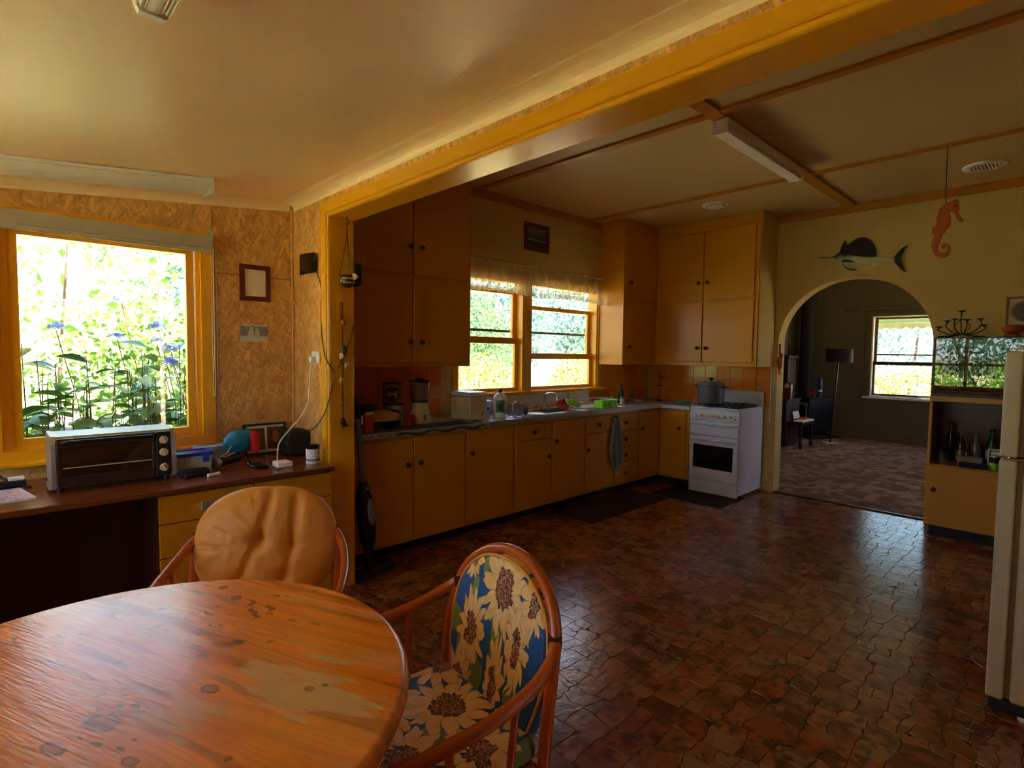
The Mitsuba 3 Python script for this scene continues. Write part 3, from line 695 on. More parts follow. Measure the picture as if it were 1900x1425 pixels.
# wall tiles
def tiles_y(parent, x0, x1, z0, nz, s=.1485):
    tm = ply(box(0.0015, s - .0015, 0, .008, .0015, s - .0015, .002), 'm_tile')
    n = int((x1 - x0 - .002) // s)
    for i in range(n):
        for j in range(nz):
            put('tile', None, None, parent=parent, shape=tm, to_world=T().translate([x0 + i * s, YK - .0085, z0 + j * s]))
tiles_y('wall_kitchen_left', 1.625, 2.93, .913, 3); tiles_y('wall_kitchen_left', 2.96, 5.05, .913, 1); tiles_y('wall_kitchen_left', 5.09, XB - .008, .913, 3)
tm = ply(box(0, .008, 0.0015, .147, .0015, .147, .002), 'm_tile')
for i in range(10):
    for j in range(3):
        put('tile', None, None, parent='wall_back', shape=tm, to_world=T().translate([XB - .0085, 2.31 + i * .1485, .913 + j * .1485]))
put('tile_edging', box(XB - .012, XB, 2.296, 2.308, .75, 1.355, .003), 'm_white', parent='wall_back')
solo('splash_panel', 'pale grey sheet standing against the wall behind the sink', 'panel', box(3.22, 4.86, YK - .016, YK - .0095, .927, 1.058, .002), 'm_whitematte')

# the cabinet beside the arch that carries the fish tank
t = thing('tank_cabinet', 'yellow cabinet with an open shelf over one door, under the fish tank', 'cabinet')
X0, Y0, Y1 = 5.60, -.21, .852
put('carcass', cat([box(X0, XB - .002, Y1 - .02, Y1, .085, 1.16, .002), box(X0, XB - .002, Y0, Y0 + .02, .085, 1.16, .002), box(X0, XB - .002, Y0, Y1, 1.115, 1.16, .002), box(X0 + .02, XB - .002, Y0 + .02, Y1 - .02, .575, .595), box(X0 + .01, XB - .002, Y0 + .02, Y1 - .02, .085, .105), box(XB - .014, XB - .003, Y0 + .02, Y1 - .02, .105, 1.115)]), 'm_yellow_cab', parent=t)
put('shelf_lining', cat([box(X0 + .022, XB - .016, Y1 - .0235, Y1 - .0205, .597, 1.112), box(XB - .018, XB - .0145, Y0 + .03, Y1 - .024, .597, 1.112)]), 'm_brownwood', parent=t)
q = put('door', box(X0 - .016, X0 - .0005, .30, Y1 - .004, .095, .585, .003), 'm_yellow_cab', parent=t); knob_x(q, X0 - .016, .793, .391)
q = put('door', box(X0 - .016, X0 - .0005, Y0, .296, .095, .585, .003), 'm_yellow_cab', parent=t); knob_x(q, X0 - .016, .25, .391)
put('kickboard', box(X0 + .05, X0 + .065, Y0, Y1 - .03, 0.001, .085), 'm_kick', parent=t)

# ---------------------------------------------------------------- cooker
t = thing('cooker', 'white freestanding gas cooker with a black oven window and a row of six knobs', 'cooker')
cx, y0, y1 = 5.452, 2.362, 2.900
put('body', cat([box(cx + .02, 6.05, y0, y1, .03, .905, .004), box(cx, 6.05, y0, y1, .895, .925, .008)]), 'm_enamel', parent=t)
put('control_panel', hull([(cx + .02, y, z) for y in (y0 + .002, y1 - .002) for z in (.79, .898)] + [(cx - .002, y, .79) for y in (y0 + .002, y1 - .002)] + [(cx + .004, y, .898) for y in (y0 + .002, y1 - .002)]), 'm_enamel', parent=t)
KN = ply(lathe([(0, 0), (.019, 0), (.017, .012), (.012, .016), (.011, .026), (0, .027)], 16), 'm_beige', 40)
for i in range(6):
    y = 2.775 - i * .0635
    kq = put('control_knob', None, None, parent=t, shape=KN, to_world=T(mat4((0, 1, 0), (0, 0, 1), (-1, 0, 0), (cx - .001, y, .838)).tolist()), label='beige knob')
for y in (2.822, 2.402): put('indicator', cyl((cx + .002, y, .822), (cx - .006, y, .822), .007, 10), 'm_black', parent=t)
g = put('grill_door', box(cx - .004, cx + .019, y0 + .003, y1 - .003, .625, .778, .006), 'm_enamel', parent=t)
def bar_handle(z): return tube(catmull([(cx + .0, y1 - .03, z - .004), (cx - .022, y1 - .05, z), (cx - .028, (y0 + y1) / 2, z + .002), (cx - .022, y0 + .05, z), (cx + .0, y0 + .03, z - .004)], 6), .009, 8)
put('handle', bar_handle(.748), 'm_enamel', True, parent=g)
o = put('oven_door', box(cx - .004, cx + .019, y0 + .003, y1 - .003, .152, .616, .006), 'm_enamel', parent=t)
put('window', box(cx - .0055, cx - .0035, y0 + .055, y1 - .05, .275, .525, .001), 'm_blackgloss', parent=o)
put('handle', bar_handle(.580), 'm_enamel', True, parent=o)
put('drawer', box(cx - .002, cx + .019, y0 + .003, y1 - .003, .012, .143, .005), 'm_enamel', parent=t)
put('splash_guard', cat([box(6.028, 6.052, y0, y1, .92, 1.085, .010)]), 'm_enamel', parent=t)
put('hob_pan', box(cx + .05, 6.00, y0 + .03, y1 - .03, .924, .928, .001), 'm_blackgloss', parent=t)
for bx in (5.60, 5.86):
    for by in (2.50, 2.765):
        b = put('burner', lathe([(0, 0), (.045, 0), (.042, .012), (.028, .016), (.028, .022), (0, .023)], 18, (bx, by, .928)), 'm_black', 40, parent=t)
        tr = [box(bx - .10, bx + .10, by - .004, by + .004, .952, .960), box(bx - .004, bx + .004, by - .10, by + .10, .952, .960)]
        tr += [box(bx + a * .1 - .004, bx + a * .1 + .004, by + c * .1 - .004, by + c * .1 + .004, .928, .960) for a, c in ((1, 0), (-1, 0), (0, 1), (0, -1))]
        tr += [box(bx - .108, bx + .108, by - .108, by - .100, .940, .948), box(bx - .108, bx + .108, by + .100, by + .108, .940, .948), box(bx - .108, bx - .1, by - .108, by + .108, .940, .948), box(bx + .1, bx + .108, by - .108, by + .108, .940, .948)]
        put('trivet', cat(tr), 'm_black', parent=b)
t = thing('stockpot', 'large dark grey stockpot with a lid, on the cooker', 'pot')
px_, py_ = 5.62, 2.755
put('pot', lathe([(0, 0), (.128, 0), (.135, .008), (.139, .19), (.143, .195), (.143, .200), (.136, .200), (.132, .012), (0, .012)], 40, (px_, py_, .961)), 'm_pot', 40, parent=t)
li = put('lid', lathe([(.144, 0), (.148, .003), (.146, .008), (.10, .022), (.05, .032), (0, .034)], 40, (px_, py_, 1.160)), 'm_grey', 40, parent=t)
put('knob', lathe([(0, 0), (.010, 0), (.010, .012), (.021, .016), (.023, .028), (.018, .036), (0, .037)], 16, (px_, py_, 1.192)), 'm_black', 40, parent=li)
for s in (-1, 1): put('handle', tube(catmull([(px_ - .035, py_ + s * .138, 1.135), (px_ - .03, py_ + s * .172, 1.138), (px_ + .03, py_ + s * .172, 1.138), (px_ + .035, py_ + s * .138, 1.135)], 5), .007, 8), 'm_black', True, parent=t)
solo('floor_mat', 'thin black mat on the floor in front of the cooker', 'mat', box(5.02, 5.60, 2.335, 3.10, .0012, .006, .002), 'm_blackmatte')

solo('floor_mat', 'dark brown mat on the floor along the kitchen drawers', 'mat', box(3.72, 4.98, 2.86, 3.36, .0012, .006, .002), 'm_brownmat')

# ---------------------------------------------------------------- fridge
t = thing('fridge', 'cream two-door fridge seen from its side, at the right', 'fridge')
fx0, fx1, fy = 2.932, 3.53, .212
put('body', cat([box(fx0 + .004, fx1 - .004, -.43, fy - .075, .075, 1.488, .008)]), 'm_fridge', parent=t)
put('top', box(fx0, fx1, -.43, fy - .072, 1.486, 1.500, .004), 'm_fridge', parent=t)
put('gasket', cat([box(fx0 + .014, fx1 - .014, fy - .075, fy - .055, .085, 1.06), box(fx0 + .014, fx1 - .014, fy - .075, fy - .055, 1.075, 1.485)]), 'm_seal', parent=t, label='brownish door seals')
put('freezer_door', rbox(fx0, fx1, fy - .056, fy, 1.072, 1.496, .010), 'm_fridge', 30, parent=t)
put('fridge_door', rbox(fx0, fx1, fy - .056, fy, .075, 1.060, .010), 'm_fridge', 30, parent=t)
put('hinge', cat([box(fx0 - .003, fx0 + .06, fy - .085, fy - .02, 1.062, 1.070, .002), cyl((fx0 + .012, fy - .03, 1.056), (fx0 + .012, fy - .03, 1.078), .007), box(fx0 - .004, fx0 + .006, fy - .105, fy - .075, 1.03, 1.075, .002)]), 'm_chrome', parent=t)
put('hinge', cat([box(fx0 + .0, fx0 + .10, fy - .085, fy - .02, 1.500, 1.507, .002), box(fx0 + .0, fx0 + .05, fy - .10, fy - .03, 1.506, 1.514, .003)]), 'm_chrome', parent=t)
put('plinth', box(fx0 + .01, fx1 - .01, -.42, fy - .01, .028, .076, .003), 'm_black', parent=t)
for x in (fx0 + .05, fx1 - .05):
    for y in (fy - .12, -.36): put('foot', cyl((x, y, 0.0005), (x, y, .035), .02), 'm_white', 40, parent=t)
# ================================================================ dining table and chairs
TX, TY, TR, TZ = .166, 1.348, .598, .745
t = thing('dining_table', 'round pine table with knots, worn varnish and a glossy amber finish', 'table')
prof = [(0, TZ - .042), (TR - .030, TZ - .042)] + [(TR - .020 + .020 * math.cos(a), TZ - .021 + .021 * math.sin(a)) for a in np.linspace(-math.pi / 2, math.pi / 2, 13)] + [(TR * .6, TZ), (0, TZ)]
put('top', lathe(prof, 128, (TX, TY, 0)), 'm_pine', 30, parent=t)
put('apron', lathe([(.44, .62), (.46, .62), (.46, .702), (.44, .702), (.44, .62)], 64, (TX, TY, 0)), 'm_pine', 30, parent=t)
put('column', lathe([(0, .10), (.075, .10), (.085, .16), (.06, .22), (.05, .36), (.075, .44), (.08, .50), (.055, .56), (.10, .62), (.30, .66), (.30, .702), (0, .702)], 32, (TX, TY, 0)), 'm_pine', 40, parent=t)
for i in range(4):
    a = i * math.pi / 2 + .6; c, s = math.cos(a), math.sin(a)
    put('foot', tube(catmull([(TX + c * .04, TY + s * .04, .17), (TX + c * .16, TY + s * .16, .16), (TX + c * .28, TY + s * .28, .085), (TX + c * .37, TY + s * .37, .036)], 5), [.05] * 5 + [.045] * 5 + [.036] * 6, 10), 'm_pine', True, parent=t)

def chair(name, label, loc, rz, wide, cloth, style):
    t = thing(name, label, 'chair', 'cane armchairs at the round table')
    c, s = math.cos(rz), math.sin(rz)
    m = mat4((c, s, 0), (-s, c, 0), (0, 0, 1), loc)
    P = lambda key, mesh, b, sm=True, **kw: put(key, xf(mesh, m), b, sm, parent=t, **kw)
    W = wide
    half = [(-.20, .225 * W, 0.002), (-.215, .245 * W, .25), (-.228, .252 * W, .50), (-.25, .248 * W, .65), (-.272, .232 * W, .735), (-.292, .19 * W, .80), (-.307, .125 * W, .845), (-.315, .06 * W, .866)]
    hoop = half + [(-.317, 0, .872)] + [(x, -y, z) for x, y, z in half[::-1]]
    P('hoop', tube(catmull(hoop, 6), .0165, 12), 'm_cane')
    for sg in (1, -1):
        arm = [(-.268, .236 * W, .722), (-.235, .262 * W, .692), (-.15, .285 * W, .655), (-.02, .295 * W, .630), (.12, .29 * W, .615), (.205, .275 * W, .600), (.238, .262 * W, .56), (.240, .255 * W, .48), (.225, .245 * W, .25), (.215, .235 * W, .002)]
        P('arm', tube(catmull([(x, sg * y, z) for x, y, z in arm], 6), .0165, 12), 'm_cane', label='bent cane arm running down into the front leg')
        P('spindle', tube([(.07, sg * .275 * W, .40), (.075, sg * .283 * W, .62)], .010, 8), 'm_cane')
        P('spindle', tube([(-.10, sg * .262 * W, .40), (-.105, sg * .285 * W, .645)], .010, 8), 'm_cane')
        P('binding', cat([lathe([(.0185, -.018), (.0195, 0), (.0185, .018)], 12, (-.266, sg * .237 * W, .718))]), 'm_darkwood', label='dark cane binding')
    sf = [(.225, .23 * W, .405), (.225, -.23 * W, .405), (-.20, -.235 * W, .405), (-.20, .235 * W, .405)]
    P('seat_frame', cat([tube([sf[i], sf[(i + 1) % 4]], .014, 8) for i in range(4)] + [tube([(.21, .2 * W, .18), (.21, -.2 * W, .18)], .010, 8)]), 'm_cane')
    uvof = lambda me, a, b, oa, ob: np.column_stack([me.vertices[:, a] - oa, me.vertices[:, b] - ob])
    seat = rbox(-.225, .235, -.232 * W, .232 * W, .408, .475, .03, 3)
    put('seat', xf(seat, m), cloth, False, parent=t, uv=uvof(seat, 1, 0, 0, .18))
    if style == 'pad':
        o = [(.19, .44), (.222, .55), (.234, .65), (.217, .735), (.178, .793), (.118, .836), (.058, .855), (0, .86)]
        o = o + [(-y, z) for y, z in o[::-1][1:]]
        pts = []
        for d, sh in ((-.012, .985), (0, 1.0), (.022, 1.0), (.034, .95), (.037, .86)):
            for y, z in o:
                z2 = .66 + (z - .66) * sh
                pts.append((-.235 - (z2 - .45) * .19 + d, y * W * sh, z2))
        pad = hull(pts)
        put('back_pad', xf(pad, m), cloth, False, parent=t, uv=uvof(pad, 1, 2, 0, .42))
        for dx, r in ((.034, .004),):
            edge = [(-.235 - (z - .45) * .19 + .028, y * W * .985, .66 + (z - .66) * .985) for y, z in o]
            P('piping', tube(catmull(edge, 4), .0055, 6), 'm_cushion')
        skirt = [box(-.225, .236, -.234 * W, .234 * W, .30, .41, .012)]
        put('seat_skirt', xf(skirt[0], m), cloth, False, parent=t, uv=np.column_stack([skirt[0].vertices[:, 1] + skirt[0].vertices[:, 0] * .8, skirt[0].vertices[:, 2] - .45]))
    else:
        # round tufted cushion: a height field over a superellipse
        NR, NA = 44, 220
        V, Fc = [], []
        A, B = .275, .232
        def hgt(r, a):
            y, z = r * math.cos(a), r * math.sin(a)
            h = .082 * max(0, 1 - r ** 3.2) ** .55
            # three lobes: two creases from the top edge to the buttons, and on to the lower edge
            for q0, q1, q2, dep in (((.10, 1.05), (-.07, .12), (-.45, -.9), .034), ((.42, 1.05), (.35, .0), (.22, -.9), .028)):
                for (a0, a1) in ((q0, q1), (q1, q2)):
                    tt = min(1, max(0, (z - a0[1]) / (a1[1] - a0[1])))
                    d = abs(y - (a0[0] + (a1[0] - a0[0]) * tt)) + (abs(z - (a0[1] + (a1[1] - a0[1]) * tt))) * .3
                    h -= dep * math.exp(-(d / .06) ** 2) * (.75 if a0 is q0 else .55) * (1 - r ** 8)
            for by, bz in ((-.07, .10), (.35, .0), (-.30, -.5), (.26, -.5)):
                h -= .022 * math.exp(-(((y - by) / .13) ** 2 + ((z - bz) / .13) ** 2))
            return h
        for i in range(NR + 1):
            r = (i / NR) ** .8
            for j in range(NA):
                a = 2 * math.pi * j / NA
                ce, se = math.cos(a), math.sin(a)
                k = (abs(ce) ** 2.4 + abs(se) ** 2.4) ** (-1 / 2.4)
                V.append((hgt(r, a), r * k * ce * A, r * k * se * B, r, a))
        V = np.array(V)
        w = meshkit.fbm(np.column_stack([np.cos(V[:, 4]) * 5 + 4, np.sin(V[:, 4]) * 5 + 4, V[:, 3] * 1.5]), 3, 5) - .5
        w2 = meshkit.noise(np.column_stack([np.cos(V[:, 4]) * 16, np.sin(V[:, 4]) * 16, V[:, 3] * 2]), 9) - .5
        V[:, 0] += (w * .020 + w2 * .007) * V[:, 3] ** 2 * (1 - V[:, 3] ** 10) + (meshkit.fbm(np.column_stack([V[:, 1] * 26, V[:, 2] * 14, V[:, 0] * 0]), 3, 2) - .5) * .012 * (1 - V[:, 3] ** 6)
        for i in range(NR):
            for j in range(NA):
                q = (j + 1) % NA
                Fc += [(i * NA + j, (i + 1) * NA + j, (i + 1) * NA + q), (i * NA + j, (i + 1) * NA + q, i * NA + q)]
        n = len(V); VV = V[:, :3]
        back = VV[-NA:] * [0, .93, .93] - [.03, 0, 0]
        VV = np.vstack([VV, back, [[-.03, 0, 0]]])
        for j in range(NA):
            q = (j + 1) % NA
            Fc += [(NR * NA + j, n + j, n + q), (NR * NA + j, n + q, NR * NA + q), (n + NA, n + q, n + j)]
        cu = trimesh.Trimesh(VV, np.array(Fc), process=False)
        cu.apply_translation((-.255, 0, .675))
        lean = rotm((0, 1, 0), -.19, (-.265, 0, .66))
        cu.apply_transform(np.array(lean))
        P('back_cushion', cu, cloth, True, label='round tufted orange cushion')
        arc = catmull([(-.288, -.195 * W, .80), (-.300, -.15 * W, .835), (-.306, -.09 * W, .862), (-.309, -.03 * W, .875)], 8)
        P('worn_binding', tube(arc + np.array([.012, 0, .004]), .010, 8), 'm_grey', label='frayed dark grey binding')
    return t
chair('cane_armchair', 'cane armchair upholstered in blue and cream sunflower cloth, right of the round table', (.80, 1.175, 0), math.pi - .12, 1.0, 'm_sunflower', 'pad')
chair('cane_armchair', 'cane armchair with a round tufted orange cushion, between the table and the desk', (.665, 2.04, 0), math.radians(-121), 1.08, 'm_cushion', 'round')

# ================================================================ desk along the dining window wall
DZ = .80
t = thing('desk', 'long desk with a glossy brown top and yellow drawers under the dining window', 'desk')
put('top', box(-.95, 1.425, 2.955, YD - .003, DZ - .028, DZ, .004), 'm_desk', parent=t)
put('drawer_carcass', box(.553, 1.412, 2.995, YD - .01, .04, DZ - .029), 'm_yellow_cab', parent=t)
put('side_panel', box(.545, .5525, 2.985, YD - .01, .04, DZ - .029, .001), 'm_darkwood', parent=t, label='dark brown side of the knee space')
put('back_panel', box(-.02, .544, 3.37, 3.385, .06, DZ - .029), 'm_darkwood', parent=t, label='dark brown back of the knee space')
put('side_panel', box(-.045, -.021, 2.985, YD - .01, 0.001, DZ - .029, .002), 'm_desk', parent=t)
put('side_panel', box(-.94, -.915, 2.985, YD - .01, 0.001, DZ - .029, .002), 'm_desk', parent=t)
put('plinth', box(.57, 1.40, 3.03, YD - .02, 0.001, .04), 'm_kick', parent=t)
HP = ply(box(-.038, .038, -.024, 0, -.022, .022, .003), 'm_alu')
for x0, x1 in ((.556, .983), (.989, 1.409)):
    for z0, z1 in ((.628, .764), (.464, .622), (.300, .458), (.06, .294)):
        d = put('drawer', box(x0, x1, 2.977, 2.9945, z0, z1, .003), 'm_yellow_cab', parent=t)
        if z0 > .6: put('pull', None, None, parent=d, shape=HP, to_world=T().translate([.768 if x0 < .7 else 1.062, 2.977, .694 if x0 < .7 else .709]), label='square metal cup pull')

# toaster oven
t = thing('toaster_oven', 'black and silver toaster oven with three knobs on the desk under the window', 'oven')
ox0, ox1, oy0, oy1, oz0, oz1 = .186, .676, 3.185, 3.49, .822, 1.058
prof = [(oy0 + .004, oz0), (oy0 - .006, oz0 + .10), (oy0 + .004, oz1 - .03), (oy0 + .03, oz1), (oy1 - .03, oz1), (oy1, oz1 - .03), (oy1 + .004, oz0 + .08), (oy1 - .01, oz0)]
def cheek(x0, x1): return prism([(y, z) for y, z in prof], x1 - x0, mat4((0, 1, 0), (0, 0, 1), (1, 0, 0), (x0, 0, 0)))
put('body', prism([(y + (.012 if y < 3.3 else 0), z - (.004 if z > 1.0 else 0)) for y, z in prof], ox1 - ox0 - .02, mat4((0, 1, 0), (0, 0, 1), (1, 0, 0), (ox0 + .01, 0, 0))), 'm_alu', parent=t)
put('side', cheek(ox0, ox0 + .016), 'm_alu', parent=t, label='silver side'); put('side', cheek(ox1 - .022, ox1), 'm_alu', parent=t, label='silver side')
mat('m_ovenglass', srgb(44, 30, 22), .06)
mat('m_ovenframe', srgb(70, 58, 50), .25, metal=.6)
d = put('door', cat([box(ox0 + .018, .586, oy0 - .006, oy0 + .016, oz0 + .182, oz0 + .226, .004), box(ox0 + .018, .586, oy0 - .004, oy0 + .016, oz0 + .004, oz0 + .05, .004), box(ox0 + .018, ox0 + .034, oy0 - .004, oy0 + .016, oz0 + .04, oz0 + .19, .003), box(.572, .586, oy0 - .004, oy0 + .016, oz0 + .04, oz0 + .19, .003)]), 'm_ovenframe', parent=t)
put('glass', box(ox0 + .034, .572, oy0 + .004, oy0 + .008, oz0 + .048, oz0 + .184), 'm_ovenglass', parent=d)
put('trim', box(ox0 + .04, .57, oy0 - .0055, oy0 + .003, oz0 + .088, oz0 + .0915, .001), 'm_beige', parent=d, label='thin pale rack line')
put('handle', cat([tube(catmull([(ox0 + .045, oy0 - .002, oz0 + .205), (ox0 + .05, oy0 - .03, oz0 + .212), (.38, oy0 - .036, oz0 + .214), (.555, oy0 - .03, oz0 + .212), (.56, oy0 - .002, oz0 + .205)], 6), .008, 8)]), 'm_black', True, parent=d)
put('control_panel', box(.588, .652, oy0 - .005, oy0 + .016, oz0 + .004, oz0 + .226, .004), 'm_black', parent=t)
for z in (1.007, .945, .868):
    kb = cat([lathe([(0, 0), (.0195, 0), (.0175, .012), (0, .013)], 20, m=face_my((.621, oy0 - .005, z))), xf(box(-.004, .004, -.017, .017, .012, .020, .002), face_my((.621, oy0 - .005, z)) @ rotm((0, 0, 1), .5))])
    put('knob', kb, 'm_beige', 30, parent=t, label='pale round knob')
for x in (ox0 + .03, ox1 - .04):
    for y in (oy0 + .03, oy1 - .04): put('foot', cyl((x, y, DZ + .0005), (x, y, oz0), .014), 'm_black', 40, parent=t)
put('crumb_tray', box(ox0 - .012, ox0 + .02, oy0 + .02, oy1 - .06, .812, .820, .002), 'm_steel', parent=t)

me, uv = sheet(.27, .27, mat4((.985, .17, 0), (-.17, .985, 0), (0, 0, 1), (-.135, 3.085, DZ + .007)), 6, .002)
t = thing('booklet', 'lilac patterned booklet lying on the left end of the desk', 'booklet')
put('pages', xf(box(0, .268, 0, .268, .0005, .0065), mat4((.985, .17, 0), (-.17, .985, 0), (0, 0, 1), (-.134, 3.086, DZ))), 'm_paper', parent=t)
put('cover', me, 'm_print', parent=t, uv=uv)
t = thing('charger', 'black charging lead with a white plug at the left end of the desk', 'charger')
put('lead', tube(catmull([(-.30, 3.50, DZ + .006), (-.12, 3.53, .95), (-.03, 3.52, .90), (.03, 3.50, .84), (.09, 3.46, DZ + .008), (.12, 3.40, DZ + .006)], 7), .006, 8), 'm_black', True, parent=t)
put('plug', cat([rbox(.045, .105, 3.455, 3.485, .832, .850, .006), ]), 'm_white', 40, parent=t)
put('adapter', rbox(.01, .11, 3.45, 3.50, DZ + .0005, .831, .008), 'm_black', 40, parent=t)

def tub(name, label, x0, x1, y0, y1, h, body, lid, catn='tub', clip=None):
    t = thing(name, label, catn)
    P = sbox(x0, y0, x1, y1).buffer(-.012).buffer(.012)
    put('body', hull([(x, y, DZ + .0008) for x, y in P.buffer(-.008).exterior.coords] + [(x, y, DZ + h) for x, y in P.exterior.coords]), body, parent=t)
    l = put('lid', cat([prism(P.buffer(.004), .012, mat4((1, 0, 0), (0, 1, 0), (0, 0, 1), (0, 0, DZ + h))), prism(P.buffer(.004).difference(P.buffer(-.008)), .006, mat4((1, 0, 0), (0, 1, 0), (0, 0, 1), (0, 0, DZ + h + .012)))]), lid, parent=t)
    if clip: put('clip', box(x1 - .05, x1 - .02, y0 - .008, y0 - .003, DZ + h - .035, DZ + h + .012, .002), lid, parent=l)
    return t
mat('m_blue', srgb(28, 66, 190), 0.35); mat('m_lightblue', srgb(150, 180, 210), 0.4); mat('m_milky', srgb(196, 190, 184), 0.4)
mat('m_teal', srgb(20, 128, 168), 0.5); mat('m_red', srgb(196, 30, 28), 0.5)
tub('food_tub', 'milky plastic tub with a bright blue clip lid, right of the toaster oven', .70, .865, 3.255, 3.40, .092, 'm_milky', 'm_blue', clip=True)
tub('food_tub', 'long pale tub with a light blue lid, below the window sill', .84, 1.04, 3.45, 3.57, .085, 'm_milky', 'm_lightblue')
t = thing('torch', 'black torch with a silver head lying on the desk', 'torch')
tp0, tp1 = np.array([.885, 3.30, .832]), np.array([1.03, 3.36, .842])
put('barrel', cyl(tp0 + (tp1 - tp0) * .16, tp1, .026, 20, .024), 'm_black', 40, parent=t)
put('head', cyl(tp0, tp0 + (tp1 - tp0) * .17, .031, 20, .027), 'm_alu', 40, parent=t)
t = thing('cloth_bag', 'turquoise crumpled cloth bag with a red end, leaning behind the torch', 'bag')
ic = trimesh.creation.icosphere(4, 1.0); v = ic.vertices
n = meshkit.fbm(v * 2.2 + 3, 3, 4) - .5
v2 = v * (1 + .35 * n[:, None]) * [.085, .045, .062]
ic = trimesh.Trimesh(v2, ic.faces, process=False); ic.apply_transform(np.array(rotm((0, 1, 0), -.45)))
body = ic.copy(); body.apply_translation((1.035, 3.385, .935))
put('body', body, 'm_teal', True, parent=t)
re_ = xf(rbox(-.022, .022, -.04, .04, -.062, .062, .018), np.array(rotm((0, 1, 0), -.12))); re_.apply_translation((1.115, 3.365, .925))
put('end', re_, 'm_red', 40, parent=t, label='red end')
put('drawstring', cat([tube(catmull([(.985, 3.34, .91), (.95, 3.32, .88), (.915, 3.305, .862)], 5), .0025, 6), tube(catmull([(1.0, 3.33, .88), (.96, 3.31, .865), (.93, 3.30, .862)], 5), .0025, 6)]), 'm_paper', True, parent=t, label='pale cord')
t = thing('headphones', 'black headphones with a curved band lying in front of the torch', 'headphones')
put('band', tube(catmull([(1.04, 3.215, DZ + .035), (1.025, 3.18, DZ + .03), (1.04, 3.15, DZ + .02), (1.08, 3.13, DZ + .014), (1.11, 3.135, DZ + .011)], 6), .0105, 10), 'm_blackgloss', True, parent=t)
put('ear_pad', lathe([(0, 0), (.03, 0), (.034, .012), (.028, .024), (0, .026)], 20, (1.075, 3.21, DZ + .001)), 'm_blackmatte', 40, parent=t)
put('lead', tube(catmull([(1.10, 3.15, DZ + .008), (1.115, 3.17, .87), (1.12, 3.17, .845), (1.125, 3.08, DZ + .005), (1.14, 3.03, DZ + .004)], 6), .0028, 6), 'm_black', True, parent=t)
solo('white_box', 'small white plastic box with rounded corners on the desk, right of the headphones', 'box', rbox(1.15, 1.235, 3.085, 3.18, DZ + .0008, DZ + .032, .008), 'm_white', 40)
t = thing('kitchen_knife', 'black-handled knife lying in front of the blue-lidded tub', 'knife')
put('handle', xf(rbox(0, .13, -.012, .012, 0, .018, .006), np.array(rotm((0, 0, 1), .30, ))) , 'm_black', 40, parent=t)
scene[f'{t}__handle']['to_world'] = T().translate([.70, 3.14, DZ + .001])
solo('marker_pen', 'white and black marker pen on the desk edge, right of the toaster oven', 'pen', cat([cyl((.80, 3.105, DZ + .010), (.86, 3.125, DZ + .010), .0095, 12)]), 'm_white', 40)
solo('pouch', 'flat black pouch between the toaster oven and the marker pen', 'pouch', rbox(.69, .83, 3.17, 3.235, DZ + .0008, DZ + .035, .012), 'm_blackmatte', 40)
# framed double photograph leaning on the wall
m = np.array(T().translate([1.135, 3.588, DZ + .002]).matrix) @ np.array(rotm((1, 0, 0), -.20)) @ mat4((1, 0, 0), (0, 0, 1), (0, -1, 0))
t = thing('photo_frame', 'black framed pair of photographs leaning on the wall at the back of the desk', 'picture frame')
put('frame', frame_rect(0, .262, 0, .195, .012, .016, m), 'm_black', parent=t)
put('mount', xf(box(.01, .252, .01, .185, .002, .006), m), 'm_paper', parent=t)
for a, r in ((.018, 0), (.136, -.06)):
    me, uv = sheet(.108, .14, m @ mat4((math.cos(r), math.sin(r), 0), (-math.sin(r), math.cos(r), 0), (0, 0, 1), (a, .026 - (r * .1), .0065)), 3 + (r != 0))
    put('photograph', me, 'm_print', parent=t, uv=uv)
solo('speaker_bag', 'black soft bag slumped in the corner of the desk', 'bag', rbox(1.315, 1.458, 3.365, 3.535, DZ + .0008, .965, .03), 'm_blackmatte', 40)
t = thing('pen_mug', 'white mug holding a bristly black brush, at the right end of the desk', 'mug')
put('cup', lathe([(0, 0), (.036, 0), (.0385, .004), (.0395, .088), (.037, .088), (.0355, .006), (0, .006)], 28, (1.362, 3.115, DZ + .0008)), 'm_white', 40, parent=t)
put('band', lathe([(.0394, .018), (.0402, .018), (.0402, .030), (.0394, .030)], 28, (1.362, 3.115, DZ + .0008)), 'm_grey', 40, parent=t, label='grey printed band')
br = []
for i in range(40):
    a, e = rng.uniform(0, 6.28), rng.uniform(.1, .9)
    d = np.array([math.cos(a) * e * .6, math.sin(a) * e * .6, 1]); o = np.array([1.362 + math.cos(a) * .018 * e, 3.115 + math.sin(a) * .018 * e, DZ + .05])
    br.append(tube([o, o + d * .06], .0026, 5))
put('bristles', cat(br), 'm_black', parent=t, kind='stuff')

# ================================================================ on the dining walls
def picture(name, label, m, w, h, fw, depth, k, fb='m_frame_red', matt=None):
    t = thing(name, label, 'picture')
    put('frame', frame_rect(0, w, 0, h, fw, depth, m), fb, parent=t)
    put('backing', xf(box(fw * .5, w - fw * .5, fw * .5, h - fw * .5, .001, .004), m), 'm_paper', parent=t)
    me, uv = sheet(w - 2 * fw + .004, h - 2 * fw + .004, m @ mat4((1, 0, 0), (0, 1, 0), (0, 0, 1), (fw - .002, fw - .002, .0045)), k)
    put('print', me, 'm_print', parent=t, uv=uv)
    return t
picture('framed_certificate', 'dark red framed pale document on the chipboard wall, right of the window', face_my((1.130, YD - .0005, 1.772)), .182, .224, .028, .018, 1)
me, uv = sheet(.168, .112, face_my((1.130, YD - .001, 1.514)), 0, .0015)
solo('snapshot', 'unframed black and white snapshot of two people pinned below the dark red frame', 'photograph', me, 'm_print', uv=uv)
